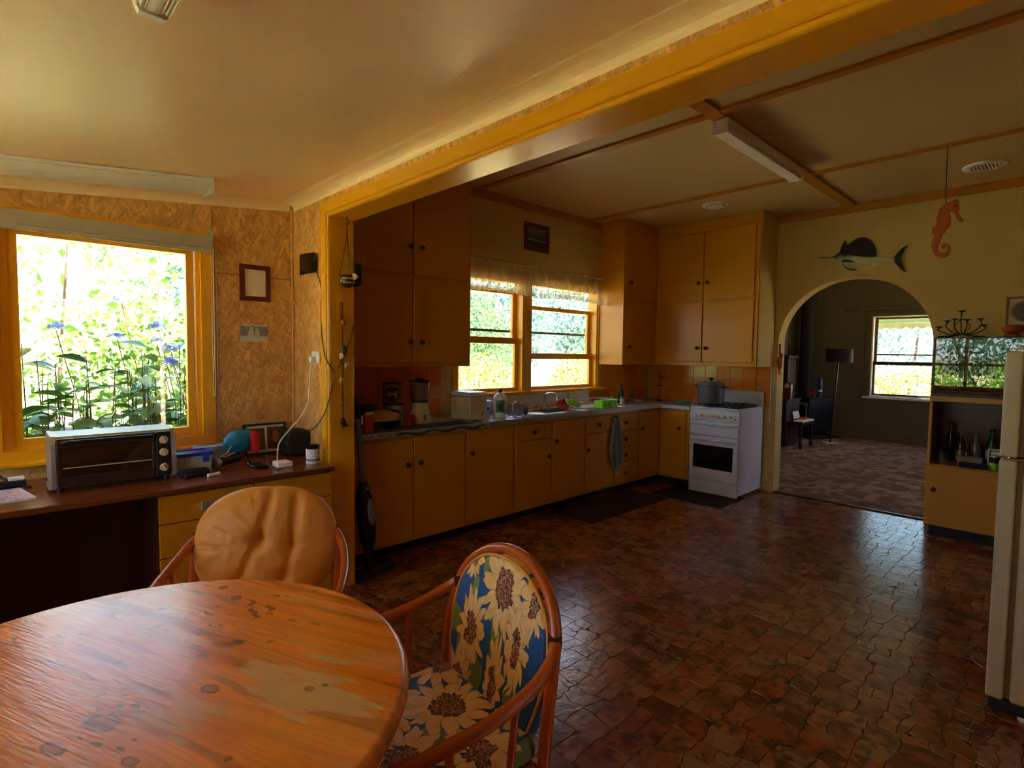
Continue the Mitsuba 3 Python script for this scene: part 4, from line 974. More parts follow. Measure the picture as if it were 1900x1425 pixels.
t = thing('power_point', 'white power socket with a plugged-in lead on the chipboard wall', 'socket')
put('plate', box(XD - .012, XD - .0005, 3.226, 3.330, 1.384, 1.462, .003), 'm_white', parent=t)
put('plug', rbox(XD - .045, XD - .012, 3.262, 3.297, 1.392, 1.428, .006), 'm_white', 40, parent=t)
solo('white_lead', 'white lead curving from the wall socket down to the desk', 'cable', tube(catmull([(XD - .035, 3.28, 1.394), (XD - .04, 3.285, 1.34), (XD - .045, 3.29, 1.22), (XD - .05, 3.30, 1.14), (XD - .09, 3.325, 1.05), (XD - .14, 3.33, .995), (1.25, 3.325, .91), (1.215, 3.27, .84), (1.20, 3.225, DZ + .006)], 7), .004, 8), 'm_white', True)
t = thing('wall_speaker', 'small black wedge speaker on the chipboard wall beside the opening', 'speaker')
sp = hull([(XD - .022, y, z) for y in (3.245, 3.315) for z in (1.94, 2.06)] + [(XD - .085, y, z) for y in (3.240, 3.322) for z in (1.922, 2.045)])
put('cabinet', sp, 'm_blackgloss', parent=t)
put('bracket', box(XD - .02, XD - .0005, 3.265, 3.295, 1.95, 2.01, .003), 'm_black', parent=t)
solo('speaker_wire', 'thin dark wire looping from the wall speaker across the yellow jamb to the bag', 'cable', tube(catmull([(XD - .025, 3.225, 1.945), (XD - .006, 3.20, 1.85), (XD - .012, 3.19, 1.72), (XD - .026, 3.15, 1.55), (XD - .024, 3.105, 1.42), (XD + .02, 3.075, 1.32), (XD - .005, 3.08, 1.22), (XD - .028, 3.11, 1.10), (XD - .05, 3.20, 1.0), (XD - .06, 3.36, .95)], 7), .0028, 6), 'm_knob', True)
solo('speaker_wire', 'thin dark wire hanging from the wall cupboard to the jamb, behind the string of beads', 'cable', tube(catmull([(XK - .004, 3.085, 1.62), (XK - .03, 3.08, 1.52), (XK - .08, 3.082, 1.42), (XK - .11, 3.078, 1.36)], 6), .0026, 6), 'm_knob', True)
t = thing('box_speaker', 'small black box speaker on the kitchen edge of the yellow jamb', 'speaker')
put('cabinet', rbox(XK + .007, XK + .055, 3.085, 3.16, 1.865, 2.0, .006), 'm_blackmatte', 40, parent=t)
# hanging coconut pot
t = thing('hanging_pot', 'coconut shell pot hanging on cords in the opening, a white shell on its rim', 'hanging pot')
hx, hy, hz = 1.545, 3.035, 1.885
put('hook', tube(catmull([(hx, hy, 2.25), (hx, hy, 2.235), (hx + .012, hy, 2.222), (hx, hy, 2.21), (hx - .008, hy, 2.222)], 5), .003, 6), 'm_knob', True, parent=t)
pot = lathe([(0, -.045), (.025, -.042), (.042, -.025), (.048, 0), (.044, .018), (.040, .028), (.037, .028), (.042, 0), (.02, -.036), (0, -.04)], 24, (hx, hy, hz))
put('shell', pot, 'm_darkwood', 40, parent=t)
for a in (.4, 2.5, 4.6): put('cord', tube([(hx, hy, 2.212), (hx + .003 * math.cos(a), hy, 2.14), (hx + .043 * math.cos(a), hy + .043 * math.sin(a), hz + .026)], .002, 6), 'm_knob', True, parent=t)
ws = lathe([(0, -.03), (.006, -.022), (.016, -.004), (.020, .008), (.012, .018), (0, .022)], 16); ws.apply_transform(np.array(rotm((0, 1, 0), .5)))
put('white_shell', place(ws, (hx + .028, hy - .04, hz + .018)), 'm_whitematte', 40, parent=t)
for i in range(10):
    a = -1.2 - i * .27 if i < 6 else -1.35 - (i - 6) * .35
    z = hz + (.006 if i < 6 else -.018); r = .046 if i < 6 else .043
    put('stud', place(trimesh.creation.icosphere(1, .006), (hx + r * math.cos(a), hy + r * math.sin(a), z)), 'm_beige', True, parent=t)
# string of beads and shells on the jamb
t = thing('bead_string', 'hanging string of brown beads, shells and glass on the yellow jamb', 'bead string')
bx, by = 1.528, 3.066
put('cord', tube([(bx, by, 1.75), (bx + .002, by, 1.3), (bx + .004, by, .985)], .002, 6), 'm_knob', True, parent=t)
put('nail', cyl((bx, YJ, 1.75), (bx, by - .008, 1.752), .0025, 8), 'm_iron', parent=t)
BD = ply(trimesh.creation.icosphere(1, .0062), 'm_frame_red', True)
for i in range(52): put('bead', None, None, parent=t, shape=BD, to_world=T().translate([bx + .0005 * (i % 3), by, 1.735 - i * .0142]))
mat('m_jade', srgb(52, 70, 52), 0.2); mat('m_amber', srgb(170, 84, 36), 0.2)
def blob(rx, ry, rz_, sd):
    s = trimesh.creation.icosphere(3, 1); v = s.vertices * (1 + .35 * (meshkit.fbm(s.vertices * 2 + sd, 2, sd) - .5)[:, None]) * [rx, ry, rz_]
    return trimesh.Trimesh(v, s.faces, process=False)
for dx, z, r, b in ((-.014, 1.66, (.016, .010, .018), 'm_amber'), (.004, 1.635, (.014, .010, .022), 'm_amber'), (.008, 1.47, (.018, .012, .034), 'm_jade'), (-.010, 1.435, (.012, .010, .020), 'm_whitematte'), (.022, 1.375, (.014, .010, .018), 'm_beige'), (-.012, 1.29, (.010, .008, .020), 'm_beige'), (-.008, 1.155, (.014, .010, .024), 'm_amber'), (-.004, 1.04, (.016, .012, .024), 'm_knob'), (.012, 1.02, (.014, .010, .014), 'm_darkwood')):
    put('pendant', place(blob(*r, int(z * 100)), (bx + dx, by - .008, z)), b, True, parent=t)
# roller blind
t = thing('roller_blind', 'rolled-up grey-beige blind across the top of the dining window', 'blind')
bl0, bl1 = -.16, .955
put('roll', xf(lathe([(0, 0), (.040, 0), (.040, bl1 - bl0), (0, bl1 - bl0)], 28), mat4((0, 0, 1), (0, 1, 0), (-1, 0, 0), (bl0, 3.572, 2.115))), 'm_blind', 40, parent=t)
put('cloth', box(bl0 + .004, bl1 - .004, 3.5315, 3.5335, 2.045, 2.118), 'm_blind', parent=t)
put('bottom_rail', rbox(bl0, bl1, 3.522, 3.545, 2.022, 2.050, .008), 'm_blind', 40, parent=t)
put('bracket', cat([box(bl1, bl1 + .006, 3.535, YD, 2.078, 2.155, .002), cyl((bl1 + .003, 3.572, 2.115), (bl1 + .014, 3.572, 2.115), .022)]), 'm_alu', parent=t)
def beadchain(x, y, z0, z1):
    n = int((z1 - z0) / .006); z = np.linspace(z0, z1, n)
    return tube(np.column_stack([np.full(n, x), np.full(n, y), z]), np.where(np.arange(n) % 2, .0022, .0011), 6)
put('chain', cat([beadchain(bl1 + .010, 3.552, 1.19, 2.105), beadchain(bl1 + .010, 3.592, 1.19, 2.105), tube([(bl1 + .01, 3.552, 1.19), (bl1 + .01, 3.572, 1.182), (bl1 + .01, 3.592, 1.19)], .002, 6)]), 'm_alu', parent=t, label='bead chain loop')
solo('blind_cord', 'thin pale cord hanging beside the window down to the sill', 'cord', tube(catmull([(.997, YD - .006, 2.08), (1.0, YD - .006, 1.6), (.998, YD - .006, 1.2), (1.0, YD - .006, .95), (1.03, YD - .008, .915), (1.06, YD - .03, .905)], 6), .0026, 6), 'm_whitematte', True)
# ceiling lights of the dining room
def ceil_light(label, p0, p1, w, h, along):
    t = thing('ceiling_light', label, 'ceiling light')
    L = np.linalg.norm(np.array(p1) - np.array(p0))
    x = (np.array(p1) - np.array(p0)) / L
    z = np.array([0, 0, 1.0]); y = np.cross(z, x); z = np.cross(x, y)
    m = mat4(x, y, z, p0)
    put('tray', xf(box(.0, L, -w / 2, w / 2, -.020, -.002, .003), m), 'm_white', parent=t)
    arcp = [(-w / 2 * math.cos(a) if False else -w / 2 + w * i / 12, -.022 - (h - .022) * math.sin(math.pi * min(max((i / 12), .0), 1)) ** .45) for i, a in zip(range(13), np.linspace(0, math.pi, 13))]
    body = prism(Polygon(arcp), L - .05, m @ mat4((0, 1, 0), (0, 0, 1), (1, 0, 0), (.025, 0, 0)))
    put('diffuser', body, 'm_whitematte', 40, parent=t)
    if along == 'ribbed':
        for i in range(9): put('rib', xf(tube([(.03, -w / 2 + w * (i + 1) / 10, -h + .004), (L - .03, -w / 2 + w * (i + 1) / 10, -h + .004)], .0025, 6), m), 'm_white', True, parent=t)
    for a in (0, L - .022):
        put('end_cap', xf(prism(Polygon([(-w / 2 - .004, -.001), (w / 2 + .004, -.001), (w / 2 + .004, -.02), (w / 2 - .015, -h - .004), (-w / 2 + .015, -h - .004), (-w / 2 - .004, -.02)]), .022, mat4((0, 1, 0), (0, 0, 1), (1, 0, 0), (a, 0, 0))), m), 'm_white', parent=t)
    return t
ceil_light('long fluorescent light with a curved diffuser, on the ceiling above the window blind', (-.35, 3.30, zc(-.35)), (.885, 3.30, zc(.885)), .15, .070, '')
ceil_light('white ceiling light with a ribbed diffuser, cut off by the top of the picture', (.30, .45, zc(.30)), (.30, 1.565, zc(.30)), .085, .065, 'ribbed')
# ================================================================ on the kitchen worktop
WZ = .9148
t = thing('stick_vacuum', 'dark grey upright stick vacuum cleaner standing at the left end of the base cabinets', 'vacuum cleaner')
va, vb = np.array([1.775, 3.185, .05]), np.array([1.700, 3.235, 1.19])
vp = lambda s: va + (vb - va) * s
put('floor_head', xf(rbox(-.14, .14, -.05, .05, .0008, .055, .014), mat4((.97, .24, 0), (-.24, .97, 0), (0, 0, 1), (1.80, 3.165, 0))), 'm_black', 40, parent=t)
put('neck', cyl(vp(.0), vp(.14), .028, 14), 'm_black', 40, parent=t)
bd = tube([vp(s) for s in np.linspace(.10, .50, 9)], [.030, .048, .055, .057, .057, .055, .050, .040, .026], 18)
put('body', bd, 'm_black', True, parent=t)
put('dust_cup', tube([vp(s) + np.array([.012, -.035, 0]) for s in np.linspace(.24, .40, 5)], [.018, .030, .033, .030, .016], 14), 'm_grey', True, parent=t, label='grey dust cup')
put('button', place(trimesh.creation.icosphere(2, .010), vp(.46) + np.array([.008, -.034, 0])), 'm_alu', True, parent=t)
put('handle', tube([vp(s) for s in np.linspace(.48, .90, 6)], [.024, .020, .018, .017, .017, .018], 14), 'm_grey', True, parent=t)
put('grip', tube(catmull([vp(.86), vp(.93) + [-.01, 0, 0], vp(1.0) + [-.015, 0, 0]], 4), .020, 12), 'm_blackmatte', True, parent=t)
put('trigger', rbox(-.008, .008, -.02, .02, -.03, .03, .006), 'm_chrome', 40, parent=t)
scene[f'{t}__trigger']['to_world'] = T().translate([float(q) for q in vp(.85) + np.array([.018, -.01, 0])])

def tin(name, label, x, y, z, r, h, wall, capb, lab, group=None):
    t = thing(name, label, 'tin', group)
    put('can', lathe([(0, 0), (r - .002, 0), (r, .003), (r - .001, .006), (r - .001, h - .012), (r, h - .008), (r, h - .004), (r - .003, h), (0, h)], 32, (x, y, z)), wall, 40, parent=t)
    put('lid', lathe([(0, 0), (r + .001, 0), (r + .001, .010), (0, .012)], 32, (x, y, z + h)), capb, 40, parent=t)
    d = np.array([-.45, -.89, 0]); d /= np.linalg.norm(d); s = np.cross(d, [0, 0, -1])
    th = np.linspace(0, 2 * math.pi, 33)[:-1]
    def disc(rad, off):
        V = [];
        for q in th:
            a, b = rad * math.cos(q), rad * math.sin(q)
            ang = a / r
            V.append(np.array([x, y, z + h * .48 + b]) + (d * math.cos(ang) + s * math.sin(ang)) * (r + off))
        V.append(np.array([x, y, z + h * .48]) + d * (r + off))
        return trimesh.Trimesh(np.array(V), np.array([(i, (i + 1) % 32, 32) for i in range(32)]), process=False)
    put('label', disc(.056, .0008), lab, parent=t)
    for k in range(5):                                   # the blurred lettering of the label
        ang = (-.028 + k * .012 + .004) / r
        c = np.array([x, y, z + h * .49]) + (d * math.cos(ang) + s * math.sin(ang)) * (r + .0016)
        put('lettering', place(box(-.0035, .0035, -.0005, .0005, -.007, .007), c, math.atan2(d[1], d[0]) - math.pi / 2), 'm_whitematte', parent=t)
    return t
tin('storage_tin', 'silver tin with a round black label, lower of two stacked tins left of the blender', 2.155, 3.52, WZ, .073, .158, 'm_alu', 'm_black', 'm_blackgloss')
tin('storage_tin', 'dark coppery tin stacked on top of a silver tin', 2.145, 3.525, WZ + .1715, .071, .142, 'm_copper', 'm_black', 'm_blackgloss') if mat('m_copper', srgb(150, 104, 64), .3, metal=.8) is None else None

t = thing('blender', 'cream kitchen blender with a smoky jug on the worktop', 'blender')
put('base', lathe([(0, 0), (.088, 0), (.094, .008), (.092, .03), (.078, .09), (.066, .15), (.064, .172), (0, .172)], 32, (2.395, 3.53, WZ)), 'm_beige', 40, parent=t)
scene['m_smoky'] = {'type': 'twosided', 'b': {'type': 'principled', 'base_color': rgb(srgb(120, 96, 84)), 'roughness': .12, 'specular': .6}}
put('jug', lathe([(0, 0), (.060, 0), (.066, .01), (.076, .14), (.078, .142), (.073, .142), (.062, .012), (0, .012)], 32, (2.395, 3.53, WZ + .176)), 'm_smoky', 40, parent=t)
put('collar', lathe([(0, 0), (.066, 0), (.066, .018), (0, .018)], 32, (2.395, 3.53, WZ + .164)), 'm_black', 40, parent=t)
put('lid', lathe([(0, 0), (.08, 0), (.08, .014), (.03, .018), (.028, .030), (0, .032)], 32, (2.395, 3.53, WZ + .319)), 'm_blackmatte', 40, parent=t)
put('switch', rbox(2.375, 2.395, 3.434, 3.446, WZ + .035, WZ + .075, .005), 'm_grey', 40, parent=t)
t = thing('bread_maker', 'cream bread maker with a white lid, beside the white bottle at the kitchen window', 'bread maker')
put('body', rbox(2.765, 2.948, 3.365, 3.62, WZ + .004, WZ + .195, .012), 'm_beige', 40, parent=t)
put('lid', rbox(2.760, 2.952, 3.360, 3.625, WZ + .197, WZ + .232, .014), 'm_white', 40, parent=t)
put('indicator', cyl((2.89, 3.366, WZ + .055), (2.89, 3.361, WZ + .055), .006, 12), 'm_darkwood', parent=t)
solo('cream_lead', 'thin cream power lead drooping over the worktop edge below the bread maker', 'cable', tube(catmull([(2.55, YK - .02, 1.07), (2.56, 3.70, .97), (2.62, 3.50, .925), (2.70, 3.33, .922), (2.78, 3.262, .912), (2.80, 3.25, .86), (2.84, 3.25, .845), (2.87, 3.252, .87), (2.86, 3.258, .918), (2.80, 3.30, .922)], 7), .0032, 6), 'm_beige', True)
solo('wall_socket', 'pale power socket on the orange tiles behind the blender', 'socket', box(2.50, 2.60, YK - .020, YK - .0095, 1.06, 1.13, .003), 'm_beige')
t = thing('detergent_bottle', 'tall white detergent bottle with a green label and black cap by the kitchen sink', 'bottle')
bx, by = 3.155, 3.44
put('bottle', lathe([(0, 0), (.052, 0), (.056, .006), (.056, .16), (.050, .185), (.030, .203), (.018, .210), (.018, .216), (0, .216)], 32, (bx, by, WZ)), 'm_white', 40, parent=t)
put('cap', lathe([(0, 0), (.017, 0), (.017, .020), (.013, .030), (0, .031)], 18, (bx, by, WZ + .214)), 'm_black', 40, parent=t)
def wrap(x, y, z0, z1, r, a0, a1, n=16):
    a = np.linspace(a0, a1, n); V = np.vstack([np.column_stack([x + r * np.cos(a), y + r * np.sin(a), np.full(n, z)]) for z in (z0, z1)])
    return trimesh.Trimesh(V, np.array([q for i in range(n - 1) for q in ((i, i + 1, n + i + 1), (i, n + i + 1, n + i))]), process=False)
mat('m_green', srgb(62, 140, 92), .4); mat('m_lime', srgb(140, 226, 30), .35); mat('m_darkgreen', srgb(24, 60, 40), .3); mat('m_orange', srgb(206, 84, 30), .5)
put('label', wrap(bx, by, WZ + .045, WZ + .15, .0566, -2.9, -1.5), 'm_green', parent=t, label='green printed label')
put('leaf_print', wrap(bx, by, WZ + .06, WZ + .115, .0571, -2.6, -2.0), 'm_darkgreen', parent=t)
t = thing('ice_cream_tub', 'pale blue plastic tub with a white lid behind the white bottle', 'tub')
put('body', hull([(x, y, WZ + .0005) for x in (2.995, 3.115) for y in (3.53, 3.66)] + [(x, y, WZ + .125) for x in (2.985, 3.125) for y in (3.52, 3.67)]), 'm_lightblue', parent=t)
put('lid', rbox(2.980, 3.130, 3.515, 3.675, WZ + .126, WZ + .142, .005), 'm_white', 40, parent=t)
put('label', box(3.06, 3.11, 3.518, 3.5215, WZ + .06, WZ + .08), 'm_blue', parent=t)
glass_prof = [(0, 0), (.036, 0), (.038, .003), (.043, .108), (.041, .108), (.036, .010), (0, .008)]
GL = ply(lathe(glass_prof, 28), 'm_glass', 40)
for x, y, l in ((3.235, 3.375, 'clear drinking glass nearest the white bottle, left of two standing together'), (3.335, 3.372, 'clear drinking glass touching its twin, right of two by the white bottle'), (3.545, 3.47, 'clear drinking glass standing alone on the draining board')):
    k = thing('drinking_glass', l, 'glass', 'drinking glasses on the draining board'); scene[k] = {**GL, 'to_world': T().translate([x, y, .9212])}
solo('saucer', 'white saucer on the draining board in front of the lone glass', 'saucer', lathe([(0, 0), (.04, 0), (.07, .010), (.072, .013), (.04, .004), (0, .003)], 32, (3.50, 3.345, .9205)), 'm_white', 40)
solo('dark_cup', 'dark shiny cup among the glasses on the draining board', 'cup', lathe([(0, 0), (.03, 0), (.04, .055), (.038, .055), (.028, .006), (0, .006)], 24, (3.45, 3.44, .9212)), 'm_blackgloss', 40)
ic = blob(.055, .045, .045, 5)
solo('pot_scourer', 'brown scrubbing brush behind the drinking glasses', 'brush', place(ic, (3.58, 3.66, .972)), 'm_brownwood', True)
t = thing('dish_rack', 'white wire dish rack on the right draining board', 'dish rack')
def rect_wire(x0, x1, y0, y1, z, r=.0035): return tube([(x0, y0, z), (x1, y0, z), (x1, y1, z), (x0, y1, z)], r, 6, closed=True)
put('frame', cat([rect_wire(4.28, 4.86, 3.425, 3.70, .985, .004), rect_wire(4.29, 4.85, 3.435, 3.69, .925, .0035)]), 'm_white', parent=t)
for i in range(13):
    x = 4.31 + i * .044
    put('wire', tube(catmull([(x, 3.425, .985), (x, 3.432, .928), (x, 3.56, .926), (x, 3.69, .928), (x, 3.70, .985)], 3), .0025, 5), 'm_white', True, parent=t)
t = thing('cutlery_caddy', 'bright lime green cutlery caddy at the front of the dish rack', 'cutlery caddy')
cx0, cx1, cy0_, cy1_ = 4.44, 4.70, 3.315, 3.415
put('basket', cat([box(cx0, cx1, cy0_, cy0_ + .003, .921, 1.0, .001), box(cx0, cx1, cy1_ - .003, cy1_, .921, 1.0, .001), box(cx0, cx0 + .003, cy0_, cy1_, .921, 1.0, .001), box(cx1 - .003, cx1, cy0_, cy1_, .921, 1.0, .001), box(cx0, cx1, cy0_, cy1_, .921, .924)]), 'm_lime', parent=t)
put('divider', box(cx0 + .09, cx0 + .094, cy0_ + .004, cy1_ - .004, .923, .995), 'm_lime', parent=t); put('divider', box(cx0 + .17, cx0 + .174, cy0_ + .004, cy1_ - .004, .923, .995), 'm_lime', parent=t)
for x in (cx0 + .045, cx0 + .11, cx0 + .15, cx0 + .215): put('slot', box(x - .005, x + .005, cy0_ - .0012, cy0_ - .0002, .94, .985), 'm_darkgreen', parent=t)
for i, (x, y) in enumerate(((4.48, 3.35), (4.50, 3.39), (4.56, 3.36), (4.585, 3.39), (4.65, 3.36), (4.66, 3.39))):
    k = thing('fork' if i % 2 else 'spoon', ('spoon at the back left of the lime green caddy', 'fork at the back left of the lime green caddy', 'spoon in the middle of the lime green caddy', 'fork in the middle of the lime green caddy', 'spoon at the right of the lime green caddy', 'fork at the right of the lime green caddy')[i], 'cutlery', 'cutlery in the lime green caddy')
    h = cyl((x, y, .924), (x + .006, y, 1.01), .003, 8)
    e = place(trimesh.creation.icosphere(2, 1), (0, 0, 0)); e.apply_scale([.010, .004, .016]); e.apply_translation((x + .007, y, 1.02))
    if i % 2: e = cat([box(x + .001 + q * .005, x + .003 + q * .005, y - .001, y + .001, 1.005, 1.035) for q in range(3)])
    scene[k] = ply(cat([h, e]), 'm_steel', 40)
t = thing('lime_scoop', 'lime green dish lying slanted over the sink beside a red cloth', 'dish')
sc_ = lathe([(0, 0), (.05, .002), (.075, .03), (.078, .045), (.074, .045), (.048, .006), (0, .005)], 28); sc_.apply_scale([1.35, .8, 1.0]); sc_.apply_transform(np.array(rotm((0, 1, 0), .38)))
put('bowl', place(sc_, (4.12, 3.44, .955)), 'm_limepale', 40, parent=t) if mat('m_limepale', srgb(178, 210, 70), .35) is None else None
ic = trimesh.creation.icosphere(3, 1); v = ic.vertices * (1 + .5 * (meshkit.fbm(ic.vertices * 2.5 + 9, 3, 8) - .5)[:, None]) * [.085, .05, .035]
solo('red_cloth', 'crumpled red dishcloth behind the lime dish at the sink', 'cloth', place(trimesh.Trimesh(v, ic.faces, process=False), (4.17, 3.60, .985)), 'm_redcloth', True) if mat('m_redcloth', srgb(150, 44, 28), .8) is None else None
solo('orange_bowl', 'orange bowl holding the red dishcloth beside the sink', 'bowl', lathe([(0, 0), (.05, 0), (.085, .05), (.082, .05), (.048, .005), (0, .005)], 28, (4.17, 3.60, .9175)), 'm_orange', 40)
pl = lathe([(0, 0), (.07, 0), (.075, .006), (.07, .010), (0, .008)], 32); pl.apply_transform(np.array(rotm((1, 0, 0), math.pi / 2 - .12)))
solo('round_board', 'round beige board leaning on the wall behind the dish rack', 'board', place(pl, (4.55, YK - .035, .994)), 'm_beige', 40)
# things in the far corner of the worktop
t = thing('wine_bottle', 'dark green bottle in the far corner of the worktop', 'bottle')
put('bottle', lathe([(0, 0), (.036, 0), (.037, .005), (.037, .12), (.015, .165), (.013, .20), (0, .20)], 24, (5.21, 3.63, WZ)), 'm_darkgreen', 40, parent=t)
put('cap', lathe([(0, 0), (.0145, 0), (.0145, .02), (0, .021)], 16, (5.21, 3.63, WZ + .199)), 'm_black', 40, parent=t)
for i, (x, y, b, l) in enumerate(((5.09, 3.53, 'm_green', 'small spice jar with a green lid in front of the dark bottle'), (5.36, 3.60, 'm_darkgreen', 'small jar with a dark green lid right of the dark bottle'))):
    t = thing('spice_jar', l, 'jar')
    put('jar', lathe([(0, 0), (.024, 0), (.026, .004), (.026, .055), (.02, .062), (0, .062)], 20, (x, y, WZ)), 'm_whitematte' if i == 0 else 'm_grey', 40, parent=t)
    put('lid', lathe([(0, 0), (.024, 0), (.024, .024), (0, .025)], 20, (x, y, WZ + .062)), b, 40, parent=t)
solo('white_dish', 'shallow white dish on the worktop near the far corner', 'dish', lathe([(0, 0), (.05, 0), (.07, .018), (.067, .018), (.048, .004), (0, .004)], 28, (5.55, 3.62, WZ)), 'm_white', 40)
t = thing('ornament_stand', 'slender metal stand with small glass balls in the far corner of the worktop', 'ornament')
put('rod', cyl((5.90, 3.55, WZ), (5.90, 3.55, 1.25), .004, 8), 'm_iron', parent=t)
put('base', lathe([(0, 0), (.045, 0), (.04, .008), (.006, .014), (0, .014)], 20, (5.90, 3.55, WZ)), 'm_iron', 40, parent=t)
for i, (z, dx) in enumerate(((1.22, .0), (1.20, -.02), (1.09, .045), (1.09, -.045), (1.075, .0), (.985, .01), (.965, -.012))):
    put('ball', place(trimesh.creation.icosphere(2, .013), (5.90 + dx * .7, 3.55 - dx * .7 - .008, z)), 'm_chrome' if i % 3 else 'm_amber', True, parent=t)
for z in (1.20, 1.09): put('ring', tube([(5.90 + .045 * math.cos(a), 3.55 + .045 * math.sin(a), z) for a in np.linspace(0, 6.28, 25)[:-1]], .003, 6, closed=True), 'm_iron', True, parent=t)
ic = trimesh.creation.icosphere(3, 1); v = ic.vertices * (1 + .6 * (meshkit.fbm(ic.vertices * 3, 3, 2) - .5)[:, None]) * [.055, .09, .016]
solo('green_cloth', 'crumpled green dishcloth on the worktop left of the cooker', 'cloth', place(trimesh.Trimesh(v, ic.faces, process=False), (5.66, 3.10, WZ + .017)), 'm_green', True)
# left end of the worktop
t = thing('snack_bag', 'open crumpled snack bag, blue below and cream above, at the left end of the worktop', 'bag')
ic = trimesh.creation.icosphere(4, 1); n_ = meshkit.fbm(ic.vertices * 2.4 + 4, 4, 6) - .5
v = ic.vertices * (1 + .55 * n_[:, None]) * [.13, .075, .062]
cols = np.where((v[:, 2] < -.005)[:, None], srgb(20, 52, 92), srgb(196, 160, 116))
put('wrapper', (v + [2.0, 3.40, WZ + .072], ic.faces), 'm_vgloss', True, parent=t, color=cols)
t = thing('orange_carton', 'upright orange carton at the left end of the worktop, behind the vacuum handle', 'carton')
put('box', box(1.80, 1.86, 3.285, 3.33, WZ + .0005, WZ + .125, .002), 'm_orange', parent=t); put('flap', xf(box(1.80, 1.86, 3.285, 3.287, 0, .02), np.array(T().translate([0, 0, WZ + .124]).matrix)), 'm_whitematte', parent=t)
solo('teal_box', 'dark teal box lying at the back of the worktop behind the snack bag', 'box', rbox(1.82, 2.04, 3.56, 3.70, WZ + .0005, WZ + .16, .01), 'm_tealdark', 40) if mat('m_tealdark', srgb(18, 62, 66), .5) is None else None
t = thing('biscuit_packet', 'red and orange packet leaning against the stacked tins', 'packet')
put('wrapper', xf(rbox(-.045, .045, -.025, .025, 0, .085, .015), mat4((.9, .43, 0), (-.43, .9, 0), (0, 0, 1), (2.215, 3.385, WZ + .006))), 'm_redcloth', 40, parent=t)
N = 40
gx, gy = np.meshgrid(np.linspace(0, 1, N), np.linspace(0, 1, 14), indexing='ij')
X = 2.02 + gx * .80; Yv = 3.255 + gy * .17
Zv = WZ + .004 + .010 * meshkit.fbm(np.stack([X * 9, Yv * 9, X * 0], -1), 3, 3)
fr = gy < .08; Zv = np.where(fr, WZ - .035 + .01 * np.sin(X * 25), Zv); Yv = np.where(fr, 3.252, Yv)
idx = np.arange(N * 14).reshape(N, 14)
qf = np.stack([idx[:-1, :-1], idx[1:, :-1], idx[1:, 1:], idx[:-1, 1:]], -1).reshape(-1, 4)
solo('dark_cloth', 'dark grey cloth spread on the worktop in front of the blender', 'cloth', (np.stack([X, Yv, Zv], -1).reshape(-1, 3), qf), 'm_darkcloth', True) if mat('m_darkcloth', srgb(52, 52, 54), .7) is None else None
# tea towel
N, Mz = 36, 40
gx, gz = np.meshgrid(np.linspace(-1, 1, N), np.linspace(0, 1, Mz), indexing='ij')
half = .028 + .085 * np.clip(gz / .62, 0, 1) ** .9 - .05 * np.clip((gz - .72) / .28, 0, 1) ** 1.3
X = 4.60 + gx * half + .012 * gz; Zv = .835 - gz * (.50 + .07 * (1 - np.abs(gx)) )
Yv = 3.258 - .018 * np.sin(gx * 7 + gz) * (.3 + gz) - .006
idx = np.arange(N * Mz).reshape(N, Mz)
qf = np.stack([idx[:-1, :-1], idx[1:, :-1], idx[1:, 1:], idx[:-1, 1:]], -1).reshape(-1, 4)
t = thing('tea_towel', 'grey-blue tea towel hanging from the top of the four drawers', 'towel')
put('cloth', (np.stack([X, Yv, Zv], -1).reshape(-1, 3), qf), 'm_towel', True, parent=t) if mat('m_towel', srgb(122, 128, 132), .9) is None else None
put('hook', cat([cyl((4.60, 3.284, .838), (4.60, 3.245, .838), .005, 8), place(trimesh.creation.icosphere(1, .008), (4.60, 3.243, .838))]), 'm_iron', parent=t)

# ================================================================ kitchen walls and ceiling
picture('framed_landscape', 'dark red framed landscape above the kitchen window', face_my((3.810, YK - .0005, 2.484)), .343, .269, .034, .02, 2)
# lace valance
NX, NZ = 420, 16
X = np.linspace(2.885, 5.005, NX); gz = np.linspace(0, 1, NZ)
XX, ZZ = np.meshgrid(X, gz, indexing='ij')
ph = XX * 2 * np.pi / .118 + 1.6 * np.sin(XX * 3.1)
swag = .022 * np.abs(np.sin((XX - 2.885) / 2.12 * np.pi * 2.0)) 
zb = 2.005 + swag + .010 * np.abs(np.sin(XX * 2 * np.pi / .06))
Zv = 2.315 - ZZ * (2.315 - zb)
Yv = 3.735 - (.004 + .020 * ZZ ** .7) * np.sign(np.sin(ph)) * np.abs(np.sin(ph)) ** .6
idx = np.arange(NX * NZ).reshape(NX, NZ)
qf = np.stack([idx[:-1, :-1], idx[1:, :-1], idx[1:, 1:], idx[:-1, 1:]], -1).reshape(-1, 4)
uvl = np.stack([XX * 1.25, ZZ], -1).reshape(-1, 2)
def lace_fn(p, n, uv):
    u, v = uv.x, uv.y
    net = noise(u * 420, v * 130, 1.0)
    fl = dr.sin(u * 52) * dr.sin(v * 11) + .6 * (noise(u * 70, v * 16, 3.0) - .5)
    o = 0.42 + 0.30 * smoothstep(.25, .5, fl) + 0.16 * (net - .5)
    o = dr.select(v > .84, 0.55 + .4 * smoothstep(.35, .6, noise(u * 160, v * 30, 2.0)), o)
    o = dr.select(v < .07, .92, o)
    return dr.clip(o, 0.25, .95)
scene['m_lace'] = {'type': 'mask', 'opacity': proc(lace_fn), 'b': {'type': 'principledthin', 'base_color': rgb(srgb(196, 178, 136)), 'roughness': .8, 'diff_trans': .7, 'spec_trans': 0.0}}
t = thing('lace_valance', 'gathered cream lace valance across the top of the kitchen window', 'curtain')
